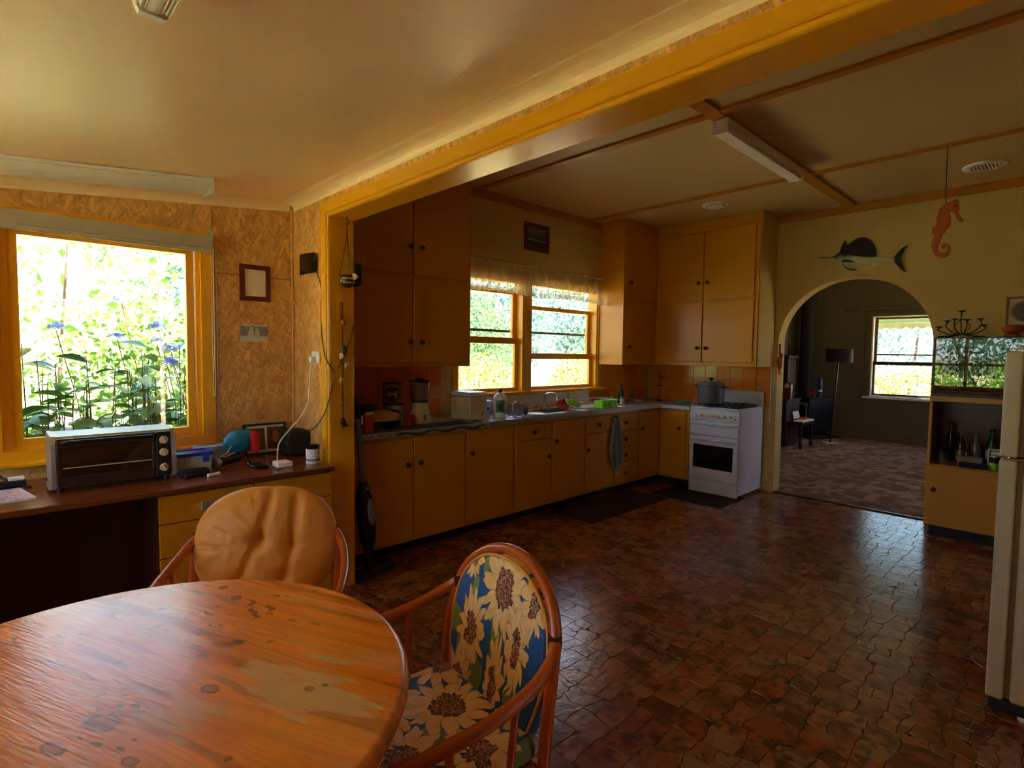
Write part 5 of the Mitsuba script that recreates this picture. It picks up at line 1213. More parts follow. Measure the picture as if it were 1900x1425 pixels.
put('lace', (np.stack([XX, Yv, Zv], -1).reshape(-1, 3), qf), 'm_lace', True, parent=t, uv=uvl)
put('rod', cat([tube([(2.87, 3.735, 2.302), (5.012, 3.735, 2.302)], .006, 8), tube([(2.89, 3.735, 2.302), (2.89, YK, 2.302)], .005, 6), tube([(5.005, 3.735, 2.302), (5.005, YK, 2.302)], .005, 6)]), 'm_whitematte', parent=t)
# fluorescent light under the centre batten
t = thing('kitchen_light', 'white boxy fluorescent light under the kitchen ceiling', 'ceiling light')
put('housing', rbox(3.30, 4.57, 1.560, 1.655, 2.862, ZK - .0205, .006), 'm_white', 40, parent=t)
put('diffuser', rbox(3.305, 4.565, 1.562, 1.653, 2.832, 2.862, .008), 'm_whitematte', 40, parent=t)
put('end_cap', rbox(3.288, 3.302, 1.556, 1.659, 2.828, ZK - .021, .004), 'm_white', 40, parent=t); put('end_cap', rbox(4.568, 4.582, 1.556, 1.659, 2.828, ZK - .021, .004), 'm_white', 40, parent=t)
for l, x, y, r in (('round white ceiling vent near the cupboard above the cooker', 5.17, 2.55, .125), ('round white ceiling vent with a grille, right of the hanging seahorse', 5.53, .585, .135)):
    t = thing('ceiling_vent', l, 'vent')
    put('ring', lathe([(r - .03, 0), (r, 0), (r - .002, -.010), (r - .03, -.016), (r - .04, -.008), (r - .03, 0)], 40, (x, y, ZK)), 'm_white', 40, parent=t)
    if y > 1: put('disc', lathe([(0, -.026), (r - .045, -.022), (r - .05, -.006), (0, -.004)], 40, (x, y, ZK)), 'm_white', 40, parent=t)
    else:
        for i in range(9):
            yy = -.085 + i * .0212; h = math.sqrt(max(.001, (r - .035) ** 2 - yy * yy))
            put('slat', xf(box(x - h, x + h, -.007, .007, -.0012, .0012), np.array(T().translate([0, y + yy, ZK - .012]).matrix) @ np.array(rotm((1, 0, 0), .6))), 'm_whitematte', parent=t)
# sailfish plaque
body = [(-1.911, 2.471), (-1.76, 2.461), (-1.718, 2.48), (-1.696, 2.498), (-1.625, 2.472), (-1.523, 2.437), (-1.443, 2.419), (-1.386, 2.417), (-1.319, 2.405), (-1.263, 2.398), (-1.242, 2.387), (-1.241, 2.361), (-1.289, 2.353), (-1.345, 2.35), (-1.421, 2.35), (-1.5, 2.354), (-1.59, 2.364), (-1.667, 2.377), (-1.705, 2.404), (-1.748, 2.434)]
sail = [(-1.708, 2.476), (-1.696, 2.509), (-1.684, 2.554), (-1.655, 2.61), (-1.642, 2.583), (-1.639, 2.559), (-1.609, 2.576), (-1.57, 2.605), (-1.52, 2.62), (-1.471, 2.604), (-1.428, 2.565), (-1.403, 2.517), (-1.387, 2.459), (-1.385, 2.409), (-1.443, 2.41), (-1.542, 2.428), (-1.645, 2.463)]
tail = [(-1.258, 2.394), (-1.243, 2.403), (-1.217, 2.438), (-1.184, 2.477), (-1.144, 2.495), (-1.168, 2.459), (-1.188, 2.413), (-1.196, 2.379), (-1.185, 2.337), (-1.167, 2.292), (-1.152, 2.253), (-1.186, 2.272), (-1.218, 2.319), (-1.247, 2.359)]
fin1 = [(-1.675, 2.377), (-1.656, 2.36), (-1.619, 2.333), (-1.583, 2.322), (-1.538, 2.314), (-1.567, 2.306), (-1.606, 2.315), (-1.638, 2.334)]
fin2 = [(-1.429, 2.355), (-1.392, 2.353), (-1.354, 2.354), (-1.38, 2.336), (-1.4, 2.314)]
mfx = face_mx((0, 0, 0)); mfx[:3, 3] = (XB - .006, 0, 0)
t = thing('sailfish_plaque', 'blue and silver sailfish plaque on the wall above the arch', 'wall ornament')
poly = Polygon(body).buffer(0)
bm = cat([prism(poly, .010, mfx), prism(poly.buffer(-.005), .016, mfx), prism(poly.buffer(-.012), .021, mfx)])
v = bm.vertices
yn = -v[:, 1]
colr = np.where((v[:, 2] > np.interp(yn, [-1.92, -1.70, -1.4, -1.2], [2.470, 2.462, 2.448, 2.452]) )[:, None], srgb(16, 30, 50), np.where((v[:, 2] > np.interp(yn, [-1.92, -1.7, -1.4, -1.2], [2.455, 2.44, 2.43, 2.44]))[:, None], srgb(70, 96, 104), srgb(190, 186, 150)))
put('body', bm, 'm_vgloss', False, parent=t, color=colr)
mat('m_navy', srgb(14, 24, 42), .25)
put('sail', prism(Polygon(sail).buffer(0), .007, mfx), 'm_navy', parent=t); put('tail', prism(Polygon(tail).buffer(0), .009, mfx), 'm_navy', parent=t)
put('fin', prism(Polygon(fin1).buffer(0), .016, mfx), 'm_navy', parent=t); put('fin', prism(Polygon(fin2).buffer(0), .008, mfx), 'm_beige', parent=t)
fin3 = [(-1.669, 2.419), (-1.623, 2.416), (-1.587, 2.404), (-1.556, 2.384), (-1.601, 2.385), (-1.647, 2.397), (-1.668, 2.393)]
put('fin', prism(Polygon(fin3).buffer(0), .024, mfx), 'm_navy', parent=t)
# seahorse
sx_ = 4.80
sp = Polygon([(-0.704, 2.536), (-0.685, 2.541), (-0.66, 2.548), (-0.647, 2.553), (-0.633, 2.543), (-0.633, 2.511), (-0.624, 2.489), (-0.629, 2.458), (-0.616, 2.432), (-0.599, 2.404), (-0.605, 2.394), (-0.628, 2.4), (-0.642, 2.432), (-0.659, 2.467), (-0.681, 2.474), (-0.671, 2.441), (-0.668, 2.4), (-0.677, 2.37), (-0.699, 2.34), (-0.711, 2.318), (-0.722, 2.279), (-0.731, 2.247), (-0.731, 2.222), (-0.719, 2.202), (-0.701, 2.196), (-0.684, 2.207), (-0.681, 2.228), (-0.689, 2.243), (-0.692, 2.224), (-0.707, 2.223), (-0.716, 2.241), (-0.708, 2.259), (-0.689, 2.263), (-0.669, 2.247), (-0.66, 2.217), (-0.666, 2.186), (-0.685, 2.163), (-0.714, 2.161), (-0.745, 2.183), (-0.763, 2.218), (-0.77, 2.252), (-0.766, 2.293), (-0.754, 2.328), (-0.768, 2.334), (-0.77, 2.376), (-0.747, 2.393), (-0.749, 2.438), (-0.738, 2.494), (-0.723, 2.519)]).buffer(0)
msx = face_mx((sx_ + .014, 0, 0))
mat('m_sea', srgb(176, 78, 30), .4)
t = thing('wooden_seahorse', 'carved orange wooden seahorse hanging on a string from the kitchen ceiling', 'ornament')
put('body', cat([xf(prism(sp.buffer(-o_), 2 * h_, mat4((1, 0, 0), (0, 1, 0), (0, 0, 1), (0, 0, .014 - h_))), msx) for o_, h_ in ((0, .006), (.0018, .0092), (.0045, .0118), (.0085, .0138), (.014, .015))]), 'm_sea', parent=t)
ey = [(-0.645, 2.505)][0]
put('eye', cyl((sx_ - .0135, -ey[0], ey[1]), (sx_ - .017, -ey[0], ey[1]), .006, 12), 'm_black', parent=t)
st = [(-0.702, 2.534), (-0.706, 2.722), (-0.709, 2.908)]
put('string', tube([(sx_, -a, b) for a, b in st[:2]] + [(sx_, -st[2][0], ZK - .016)], .0028, 6), 'm_knob', parent=t)
# ornament on the edge of the arch
t = thing('wooden_parrot', 'small orange wooden bird hanging on the left edge of the arch', 'ornament')
ic = trimesh.creation.icosphere(3, 1); 
b_ = ic.copy(); b_.apply_scale([.022, .028, .075]); b_.apply_translation((6.062, 2.218, 1.40))
put('body', b_, 'm_sea', True, parent=t)
b_ = ic.copy(); b_.apply_scale([.016, .02, .026]); b_.apply_translation((6.058, 2.205, 1.475)); put('head', b_, 'm_sea', True, parent=t)
put('beak', lathe([(.010, 0), (.006, .018), (0, .026)], 10, m=frame_to((6.055, 2.19, 1.475), (6.05, 2.16, 1.46))[0]), 'm_whitematte', True, parent=t)
put('tail', hull([(6.055, 2.225, 1.37), (6.075, 2.225, 1.37), (6.055, 2.205, 1.27), (6.075, 2.20, 1.27), (6.065, 2.235, 1.29)]), 'm_orange', parent=t)
put('hanger', cat([cyl((6.066, 2.222, 1.49), (6.07, 2.225, 1.60), .009, 10), cyl((6.06, 2.225, 1.595), (6.08, 2.225, 1.595), .004, 8)]), 'm_iron', parent=t)

# ================================================================ fish tank and what stands on it
t = thing('fish_tank', 'glass fish tank with bright green water plants on the yellow cabinet', 'fish tank')
fx, fX, f0, f1, fz, fZ = 5.625, 6.035, -.16, .846, 1.1612, 1.628
put('base', box(fx, fX, f0, f1, fz, fz + .012, .002), 'm_black', parent=t)
def quad(a, b, c, d): return trimesh.Trimesh(np.array([a, b, c, d], float), np.array([[0, 1, 2], [0, 2, 3]]), process=False)
put('pane', quad((fx, f1, fz + .01), (fx, f0, fz + .01), (fx, f0, fZ), (fx, f1, fZ)), 'm_pane', parent=t)
put('pane', quad((fX, f1, fz + .01), (fx, f1, fz + .01), (fx, f1, fZ), (fX, f1, fZ)), 'm_pane', parent=t)
put('pane', quad((fx, f0, fz + .01), (fX, f0, fz + .01), (fX, f0, fZ), (fx, f0, fZ)), 'm_pane', parent=t)
mat('m_tankback', srgb(92, 150, 126), .4)
put('backdrop', box(fX - .006, fX, f0 + .004, f1 - .004, fz + .012, fZ - .002), 'm_tankback', parent=t, label='teal backdrop')
put('edge_seal', cat([box(fx - .002, fx + .008, f1 - .012, f1 + .002, fz, fZ, .001), box(fx - .002, fx + .008, f0 - .002, f0 + .008, fz, fZ), box(fx - .002, fx + .006, f0, f1, fz, fz + .018)]), 'm_black', parent=t)
put('cover', box(fx, fX, f0, f1, fZ + .0005, fZ + .010, .002), 'm_navy', parent=t)
gx, gy = np.meshgrid(np.linspace(fx + .006, fX - .008, 14), np.linspace(f0 + .006, f1 - .006, 40), indexing='ij')
gz_ = fz + .045 + .03 * meshkit.fbm(np.stack([gx * 14, gy * 14, gx * 0], -1), 3, 4)
idx = np.arange(14 * 40).reshape(14, 40)
qf = np.stack([idx[:-1, :-1], idx[1:, :-1], idx[1:, 1:], idx[:-1, 1:]], -1).reshape(-1, 4)
mat('m_gravel', srgb(58, 48, 40), .7)
gm = trimesh.Trimesh(np.stack([gx, gy, gz_], -1).reshape(-1, 3), np.vstack([qf[:, [0, 1, 2]], qf[:, [0, 2, 3]]]), process=False)
put('gravel', cat([gm, box(fx + .006, fX - .008, f0 + .006, f1 - .006, fz + .013, fz + .045)]), 'm_gravel', parent=t, kind='stuff')
put('filter', rbox(fx + .10, fx + .20, .70, .79, fz + .05, fz + .40, .012), 'm_black', 40, parent=t, label='black filter column')
for i, (y, x, s) in enumerate(((.60, 5.78, .05), (.44, 5.74, .06), (.30, 5.80, .045))): put('rock', place(blob(1.3, 1.8, 1.0, 30 + i), (x, y, fz + .075), s=s), 'm_gravel', True, parent=t)
put('driftwood', tube(catmull([(5.74, .54, fz + .07), (5.76, .46, fz + .13), (5.75, .40, fz + .10), (5.78, .33, fz + .16)], 6), [.018] * 7 + [.012] * 12, 10), 'm_bark', True, parent=t)
mat('m_waterplant', srgb(150, 214, 56), .5)
scene['m_waterplant'] = {'type': 'principledthin', 'base_color': rgb(srgb(168, 226, 70)), 'roughness': .5, 'diff_trans': 1.0, 'spec_trans': 0.0}
gp = random.Random(3)
for i in range(15):
    y0_, x0_ = gp.uniform(.12, .66), gp.uniform(5.80, 5.98); bl_ = []
    for k in range(26):
        a = gp.uniform(0, 6.28); L = gp.uniform(.14, .29); sp_ = gp.uniform(.03, .11)
        p0 = np.array([x0_, y0_, fz + .06]); dv = np.array([math.cos(a) * sp_ * .5, math.sin(a) * sp_, 0])
        pth = [p0, p0 + dv * .35 + [0, 0, L * .55], p0 + dv + [0, 0, L]]
        pth[2][0] = min(pth[2][0], fX - .015)
        pth = catmull(pth, 3); w = np.cross(dv, [0, 0, 1]); w = w / (np.linalg.norm(w) + 1e-9) * .0045
        V = np.vstack([np.vstack([q - w * (1 - j / len(pth)), q + w * (1 - j / len(pth))]) for j, q in enumerate(pth)])
        bl_.append(trimesh.Trimesh(V, np.array([f for j in range(len(pth) - 1) for f in ((2 * j, 2 * j + 1, 2 * j + 3), (2 * j, 2 * j + 3, 2 * j + 2))]), process=False))
    put('water_plant', cat(bl_), 'm_waterplant', parent=t)
put('water', box(fx + .003, fX - .0065, f0 + .003, f1 - .003, fz + .0125, 1.565), 'm_water', parent=t)
t = thing('candelabra', 'black wrought-iron candelabra with seven flat cups on top of the fish tank', 'candelabra')
cx, cy, cz = 5.75, .69, fZ + .0105
put('base', cat([tube(catmull([(cx + a * .10, cy + b * .14, cz + .004), (cx + a * .04, cy + b * .06, cz + .014), (cx, cy, cz + .030)], 5), .006, 8) for a, b in ((1, 1), (1, -1), (-1, 1), (-1, -1))]), 'm_iron', True, parent=t)
for y, z, dx in ((.838, 1.724, 0), (.795, 1.776, .06), (.735, 1.785, -.03), (.70, 1.852, .02), (.665, 1.781, .03), (.582, 1.786, .05), (.607, 1.735, -.05), (.554, 1.733, 0)):
    if y == .607: continue
    a = put('arm', tube(catmull([(cx, cy, cz + .028), (cx + dx * .5, cy + (y - cy) * .55, cz + .03 + max(0, (z - cz - .1)) * .25), (cx + dx * .9, cy + (y - cy) * 1.06, cz + .03 + (z - cz - .03) * .6), (cx + dx, y, z - .006)], 6), .0042, 7), 'm_iron', True, parent=t)
    put('cup', lathe([(0, -.008), (.006, -.008), (.012, 0), (.024, .002), (.026, .008), (.022, .006), (0, .004)], 18, (cx + dx, y, z)), 'm_iron', 40, parent=a)
put('scroll', tube(catmull([(cx, cy + .012, cz + .03), (cx, cy + .05, cz + .09), (cx, cy, cz + .15), (cx, cy - .05, cz + .09), (cx, cy - .012, cz + .03)], 8), .0035, 6), 'm_iron', True, parent=t)
solo('wooden_ornament', 'carved orange-brown wooden bowl on the fish tank below the oval portrait', 'bowl', lathe([(0, 0), (.055, 0), (.05, .02), (.03, .03), (.06, .045), (.075, .085), (.070, .085), (.05, .05), (0, .045)], 28, (5.80, .385, fZ + .0108)), 'm_sea', 40)
picture('oval_portrait', 'framed oval portrait on the wall above the fish tank, cut off by the frame', face_mx((XB - .0005, .452, 1.738)), .30, .238, .014, .018, 5)
# ---------------------------------------------------------------- the open shelf below the tank
SZ = .5958
def bottle(label, x, y, r, h, b, cap='m_black', name='bottle', catn='bottle', lab=None):
    t = thing(name, label, catn)
    put('body', lathe([(0, 0), (r - .002, 0), (r, .004), (r, h * .55), (r * .42, h * .75), (r * .36, h * .93), (0, h * .93)], 22, (x, y, SZ)), b, 40, parent=t)
    put('cap', lathe([(0, 0), (r * .42, 0), (r * .42, h * .07), (0, h * .075)], 14, (x, y, SZ + h * .93)), cap, 40, parent=t)
    if lab: put('label', wrap(x, y, SZ + h * .15, SZ + h * .42, r + .0006, 2.2, 4.1), lab, parent=t)
mat('m_brownglass', srgb(60, 34, 18), .12); mat('m_gold', srgb(196, 160, 60), .3, metal=.7); mat('m_clearish', srgb(120, 122, 116), .1)
bottle('tall slim brown bottle at the back left of the shelf under the tank', 5.93, .745, .030, .34, 'm_brownglass')
bottle('gold-labelled bottle in the left half of the shelf under the tank', 5.84, .665, .036, .26, 'm_brownglass', 'm_gold', lab='m_gold')
bottle('short clear bottle with a rounded stopper in the middle of the shelf under the tank', 5.88, .575, .036, .25, 'm_clearish', 'm_grey')
bottle('dark green flask in the right half of the shelf under the tank', 5.90, .475, .042, .30, 'm_darkgreen', 'm_black', lab='m_paper')
bottle('round black bottle at the right end of the shelf under the tank', 5.93, .385, .045, .28, 'm_blackgloss', 'm_chrome')
bottle('small red-labelled bottle between the gold-labelled and clear bottles', 5.80, .62, .026, .17, 'm_brownglass', 'm_red', lab='m_red')
for x, y, l in ((5.74, .775, 'upside-down tumbler at the front left of the shelf under the tank'), (5.83, .772, 'clear tumbler behind the upside-down one on the tank shelf')):
    k = thing('tumbler', l, 'glass', 'tumblers on the shelf under the tank'); scene[k] = {**GL, 'to_world': T().translate([x, y, SZ])}
solo('pale_bowl', 'pale pink plastic box at the front of the shelf under the tank', 'box', hull([(x, y, SZ + .0005) for x in (5.69, 5.77) for y in (.52, .66)] + [(x, y, SZ + .075) for x in (5.68, 5.78) for y in (.51, .675)]), 'm_palepink') if mat('m_palepink', srgb(150, 128, 116), .4) is None else None
solo('black_case', 'flat dark case lying on the front edge of the shelf under the tank', 'case', rbox(5.595, 5.665, .47, .65, SZ + .0005, SZ + .040, .012), 'm_blackmatte', 40)
t = thing('drink_can', 'can with a blue and green label at the right of the tank shelf', 'can')
put('can', lathe([(0, 0), (.030, 0), (.033, .006), (.033, .108), (.028, .116), (0, .116)], 24, (5.66, .432, SZ)), 'm_alu', 40, parent=t)
put('label', wrap(5.66, .432, SZ + .06, SZ + .104, .0336, 1.6, 4.7), 'm_navy', parent=t, label='blue band'); put('label', wrap(5.66, .432, SZ + .012, SZ + .06, .0336, 1.6, 4.7), 'm_lime', parent=t, label='green band')
t = thing('white_card', 'white card with a dark scrolled border propped behind the can', 'card')
put('card', box(5.75, 5.754, .385, .485, SZ + .001, SZ + .155), 'm_paper', parent=t); put('border', frame_rect(0, .08, 0, .13, .008, .001, face_mx((5.7495, .475, SZ + .015))), 'm_iron', parent=t)

# ================================================================ living room
t = thing('floor_lamp', 'floor lamp with a black drum shade in the room beyond the arch', 'lamp')
put('base', cat([box(10.19, 10.43, 2.88, 2.92, .0045, .020, .005), box(10.29, 10.33, 2.78, 3.02, .0045, .020, .005)]), 'm_whitematte', parent=t)
put('pole', tube([(10.31, 2.90, .015), (10.31, 2.85, 1.0), (10.31, 2.825, 1.50)], .013, 10), 'm_iron', parent=t)
put('shade', lathe([(.196, 0), (.20, 0), (.196, .225), (.192, .225), (.196, 0)], 40, (10.31, 2.82, 1.388)), 'm_blackmatte', 40, parent=t)
t = thing('wood_heater', 'black wood heater with a glass door and a tall black flue in the far corner', 'heater')
m = mat4((.87, -.5, 0), (.5, .87, 0), (0, 0, 1), (10.98, 3.42, 0))
put('body', xf(rbox(-.26, .26, -.22, .22, .12, .72, .012), m), 'm_black', 40, parent=t)
put('hearth', xf(box(-.34, .34, -.34, .30, .0045, .05, .004), m), 'm_darkwood', parent=t)
put('leg', xf(box(-.2, .2, -.16, .16, .05, .12, .004), m), 'm_black', parent=t)
put('top', xf(box(-.29, .29, -.25, .25, .72, .745, .006), m), 'm_black', parent=t)
mm = m @ mat4((0, -1, 0), (0, 0, 1), (-1, 0, 0), (-.26, 0, 0))
d = put('door', xf(prism(sbox(-.18, .22, .18, .64).difference(sbox(-.14, .26, .14, .60)), .02), mm), 'm_grey', parent=t); put('glass', xf(box(-.14, .14, .26, .60, .0, .008), mm), 'm_blackgloss', parent=d)
put('flue', cyl((11.03, 3.56, .745), (11.03, 3.56, ZK), .115, 28), 'm_blackmatte', 40, parent=t)
t = thing('upright_piano', 'dark wooden piano with a pale shiny keyboard lid, beyond the arch', 'piano')
put('case', cat([box(9.22, 9.80, 3.24, 3.80, .02, .76, .006), box(9.20, 9.82, 3.22, 3.815, .76, .785, .006)]), 'm_pianowood', parent=t) if mat('m_pianowood', srgb(38, 22, 18), .3) is None else None
put('keyboard_shelf', box(9.24, 9.79, 3.0, 3.24, .385, .43, .006), 'm_pianowood', parent=t)
put('keyboard_lid', box(9.25, 9.78, 3.0, 3.14, .4305, .455, .008), 'm_white', parent=t, label='pale shiny lid')
for x in (9.26, 9.75): put('leg', lathe([(0, 0), (.022, 0), (.03, .05), (.018, .1), (.03, .3), (.034, .38), (0, .38)], 14, (x, 3.03, .0045)), 'm_pianowood', 40, parent=t)
solo('sheet_music', 'loose sheets of music propped on the dark piano', 'paper', xf(box(9.45, 9.72, -.002, .002, 0, .12), np.array(T().translate([0, 3.20, .456]).matrix) @ np.array(rotm((1, 0, 0), -.25))), 'm_paper')
solo('brown_book', 'orange-brown book lying open on the piano lid', 'book', xf(box(-.10, .10, -.05, .05, 0, .03, .004), mat4((.98, .2, 0), (-.2, .98, 0), (0, 0, 1), (9.56, 3.10, .456))), 'm_sea')
t = thing('mantel_clock', 'arched wooden clock on top of the dark piano', 'clock')
ar = Polygon([(-.06, 0), (.06, 0)] + [(.06 * math.cos(a), .20 + .06 * math.sin(a)) for a in np.linspace(0, math.pi, 17)])
put('case', prism(ar, .08, face_mx((9.62, 3.36, .786))), 'm_brownwood', parent=t); put('dial', cyl((9.5385, 3.36, .99), (9.536, 3.36, .99), .04, 24), 'm_beige', parent=t)
t = thing('tall_cabinet', 'tall dark narrow cabinet with a cornice behind the piano', 'cabinet')
put('case', box(10.02, 10.40, 3.52, 3.81, .0045, 1.44, .004), 'm_pianowood', parent=t); put('cornice', box(9.99, 10.43, 3.49, 3.82, 1.44, 1.50, .012), 'm_pianowood', parent=t)
t = thing('blue_vase', 'tall slim blue bottle vase on the black wood heater', 'vase')
put('vase', lathe([(0, 0), (.034, 0), (.040, .03), (.036, .14), (.044, .22), (.038, .30), (.03, .34), (.026, .34), (.03, .30), (0, .29)], 22, (10.90, 3.27, .746)), 'm_blue2', 40, parent=t) if mat('m_blue2', srgb(36, 60, 128), .2) is None else None
put('band', lathe([(.0385, .10), (.0395, .115), (.0385, .13)], 22, (10.90, 3.27, .746)), 'm_whitematte', True, parent=t)
for y, l in ((3.40, 'left of the two small red ornaments beside the blue vase'), (3.34, 'right of the two small red ornaments beside the blue vase')):
    solo('red_ornament', l, 'ornament', lathe([(0, 0), (.02, 0), (.026, .03), (.012, .07), (.016, .10), (0, .13)], 16, (10.82, y, .746)), 'm_redcloth', 40)
# ================================================================ garden
GZ = -.38
def lawn_fn(p, n, uv):
    g = fbm(p.x * 1.7, p.y * 1.7, 1.0, octaves=4); f = noise(p.x * 30, p.y * 30, 2.0)
    return mix(mi.Color3f(srgb(190, 184, 136)), mi.Color3f(srgb(232, 224, 186)), g * .7 + f * .3)
diff('m_lawn', proc(lawn_fn))
struct('floor_garden', box(-70, 90, -70, 110, GZ - .1, GZ), 'm_lawn')
scene['m_leaf'] = {'type': 'principledthin', 'base_color': {'type': 'mesh_attribute', 'name': 'vertex_color'}, 'roughness': .45, 'diff_trans': .9, 'spec_trans': 0.0}
for i, c in enumerate(((78, 128, 62), (100, 152, 72), (62, 112, 70), (136, 176, 86))):
    mat(f'm_bigleaf_{i}', srgb(*c), .28, spec=.8)
mat('m_bark', srgb(88, 72, 56), .8)

def leaf_cloud(n, centre, radii, size, cols, seed, shell=.35, droop=.3):
    g = np.random.default_rng(seed)
    d = g.normal(size=(n, 3)); d /= np.linalg.norm(d, axis=1, keepdims=True)
    r = g.uniform(shell, 1, n) ** .6
    lump = .72 + .5 * meshkit.noise(d * 2.6 + seed, seed)
    p = np.array(centre) + d * (r * lump)[:, None] * np.array(radii)
    a = g.normal(size=(n, 3)); a[:, 2] -= droop; a /= np.linalg.norm(a, axis=1, keepdims=True)
    b = np.cross(a, g.normal(size=(n, 3))); b /= np.linalg.norm(b, axis=1, keepdims=True)
    c = np.cross(a, b)
    L = size * g.uniform(.6, 1.3, n)[:, None]; Wd = L * .28
    mid = p + a * L * .45
    V = np.stack([p, mid + b * Wd + c * L * .08, p + a * L - c * L * .06, mid - b * Wd + c * L * .08], 1).reshape(-1, 3)
    i = np.arange(n)[:, None] * 4
    Fc = np.stack([i + [0, 1, 2], i + [0, 2, 3]], 1).reshape(-1, 3)
    cols = np.array([srgb(*q) for q in cols]); t = g.integers(0, len(cols), n)
    col = np.repeat(cols[t] * g.uniform(.75, 1.2, n)[:, None], 4, 0)
    return V, Fc, np.clip(col, 0, 1)

GREENS = {'bright': ((130, 190, 50), (160, 210, 70), (100, 160, 44), (190, 224, 110)), 'deep': ((60, 104, 76), (80, 124, 86), (46, 84, 66), (100, 140, 90)), 'lime': ((166, 200, 116), (218, 230, 184), (110, 160, 72), (234, 234, 190), (244, 248, 230), (190, 214, 146), (240, 244, 222)), 'mid': ((110, 150, 110), (140, 176, 120), (84, 124, 88), (170, 190, 140)),
          'blue': ((120, 156, 150), (150, 180, 176), (100, 140, 130), (176, 200, 200)), 'dry': ((150, 170, 84), (190, 200, 120), (110, 140, 70), (210, 196, 130), (236, 236, 200))}
def shrub(name, label, catn, base, blobs, n, size, kind, seed, group=None):
    t = thing(name, label, catn, group)
    V, Fc, C, at = [], [], [], 0
    vol = [r[0] * r[1] * r[2] for _, r in blobs]
    stems = []
    for i, (c, r) in enumerate(blobs):
        v, f, col = leaf_cloud(int(n * vol[i] / sum(vol)), c, r, size, GREENS[kind], seed * 10 + i)
        V.append(v); Fc.append(f + at); C.append(col); at += len(v)
        b = np.array(base, float) + [rng.uniform(-.15, .15), rng.uniform(-.15, .15), 0]
        c = np.array(c, float)
        stems.append(tube(catmull([b, b * .55 + c * .45 + [rng.uniform(-.1, .1), rng.uniform(-.1, .1), 0], c + [0, 0, r[2] * .5]], 4), np.linspace(.035, .010, 9) * max(.6, r[2]), 6))
    put('foliage', (np.vstack(V), np.vstack(Fc)), 'm_leaf', parent=t, color=np.vstack(C), kind='stuff')
    put('stems', cat(stems), 'm_bark', True, parent=t)
    return t
# seen through the dining window
shrub('garden_shrub', 'sunlit lime green shrub filling the left of the dining window view', 'shrub', (-.3, 6.2, GZ), [((-.7, 6.0, .8), (.95, .7, 1.15)), ((-.25, 6.2, .9), (.8, .6, 1.05)), ((-.6, 5.8, .3), (.9, .6, .8))], 3800, .115, 'lime', 1)
shrub('garden_shrub', 'sunlit yellow-green shrub behind the blue flowers, right half of the dining window view', 'shrub', (1.3, 6.4, GZ), [((1.25, 6.2, .85), (.9, .7, 1.1)), ((1.7, 6.5, 1.1), (.9, .7, 1.1)), ((1.25, 5.9, .3), (.9, .6, .8))], 3800, .11, 'lime', 2)
shrub('garden_tree', 'thin pale sunlit tree rising behind the shrubs of the dining window', 'tree', (.5, 8.2, GZ), [((-.6, 8.0, 2.4), (1.2, .9, 1.1)), ((.7, 8.3, 2.2), (1.2, .9, 1.0)), ((1.9, 8.4, 2.5), (1.1, .9, 1.1))], 2600, .15, 'lime', 3)
# dark, large-leaved shrub in the shade of the house, right in front of the dining window: every leaf its own
def bigleaf():
    n = 5; V, Fc = [], []
    for i in range(n + 1):
        s = i / n; w = .30 * math.sin(math.pi * min(1, s * .93 + .04)) ** .8 * (1 - .15 * s)
        z = -.22 * s * s
        V += [(s, -w, z + .35 * w), (s, 0, z), (s, w, z + .35 * w)]
    for i in range(n):
        for k in (0, 1):
            a = i * 3 + k
            Fc += [(a, a + 3, a + 4), (a, a + 4, a + 1)]
    return trimesh.Trimesh(np.array(V), np.array(Fc), process=False)
bl = bigleaf()
LEAF = [ply(bl, f'm_bigleaf_{i}', True) for i in range(4)]
for seed, xa, xb, lab in ((5, -.15, .52, 'dark glossy large-leaved bush just outside the dining window, left half of the view'), (6, .56, 1.3, 'dark glossy large-leaved bush just outside the dining window, right half of the view')):
    t = thing('camellia_bush', lab, 'shrub')
    stems, g, nleaf = [], random.Random(seed), 0
    for sidx in range(56):
        bx0, by0 = g.uniform(xa, xb), g.uniform(4.12, 4.55)
        top = g.uniform(.85, 1.34) if g.random() < .82 else g.uniform(1.34, 1.50)
        lx, ly = g.uniform(-.06, .06), g.uniform(-.12, .06)
        path = catmull([(bx0, by0, GZ), (bx0 + lx * .4, by0 + ly * .3, top * .5), (bx0 + lx, by0 + ly, top)], 6)
        stems.append(tube(path, np.linspace(.006, .0022, len(path)), 5))
        for k in range(5):
            s = 1 - k * .075 - g.uniform(0, .03)
            q = np.array([bx0 + lx * s, by0 + ly * s, GZ + (top - GZ) * s])
            az, el, roll = g.uniform(0, 6.28), g.uniform(-.35, .55), g.uniform(-.6, .6)
            L = g.uniform(.10, .175)
            mm = np.array(rotm((0, 0, 1), az)) @ np.array(rotm((0, 1, 0), -el)) @ np.array(rotm((1, 0, 0), roll))
            mm[:3, :3] *= L; mm[:3, 3] = q
            put('leaf', None, None, parent=t, shape=LEAF[g.choice((0, 0, 1, 1, 2, 3))], to_world=T(mm.tolist())); nleaf += 1
    put('stems', cat(stems), 'm_bark', True, parent=t)
    V, Fc, C = leaf_cloud(1000, ((xa + xb) / 2, 4.6, .40), (.5, .45, .70), .10, ((70, 116, 60), (90, 136, 70), (58, 98, 60)), 77 + seed, .1)
    put('lower_foliage', (V, Fc), 'm_leaf', parent=t, color=C, kind='stuff')
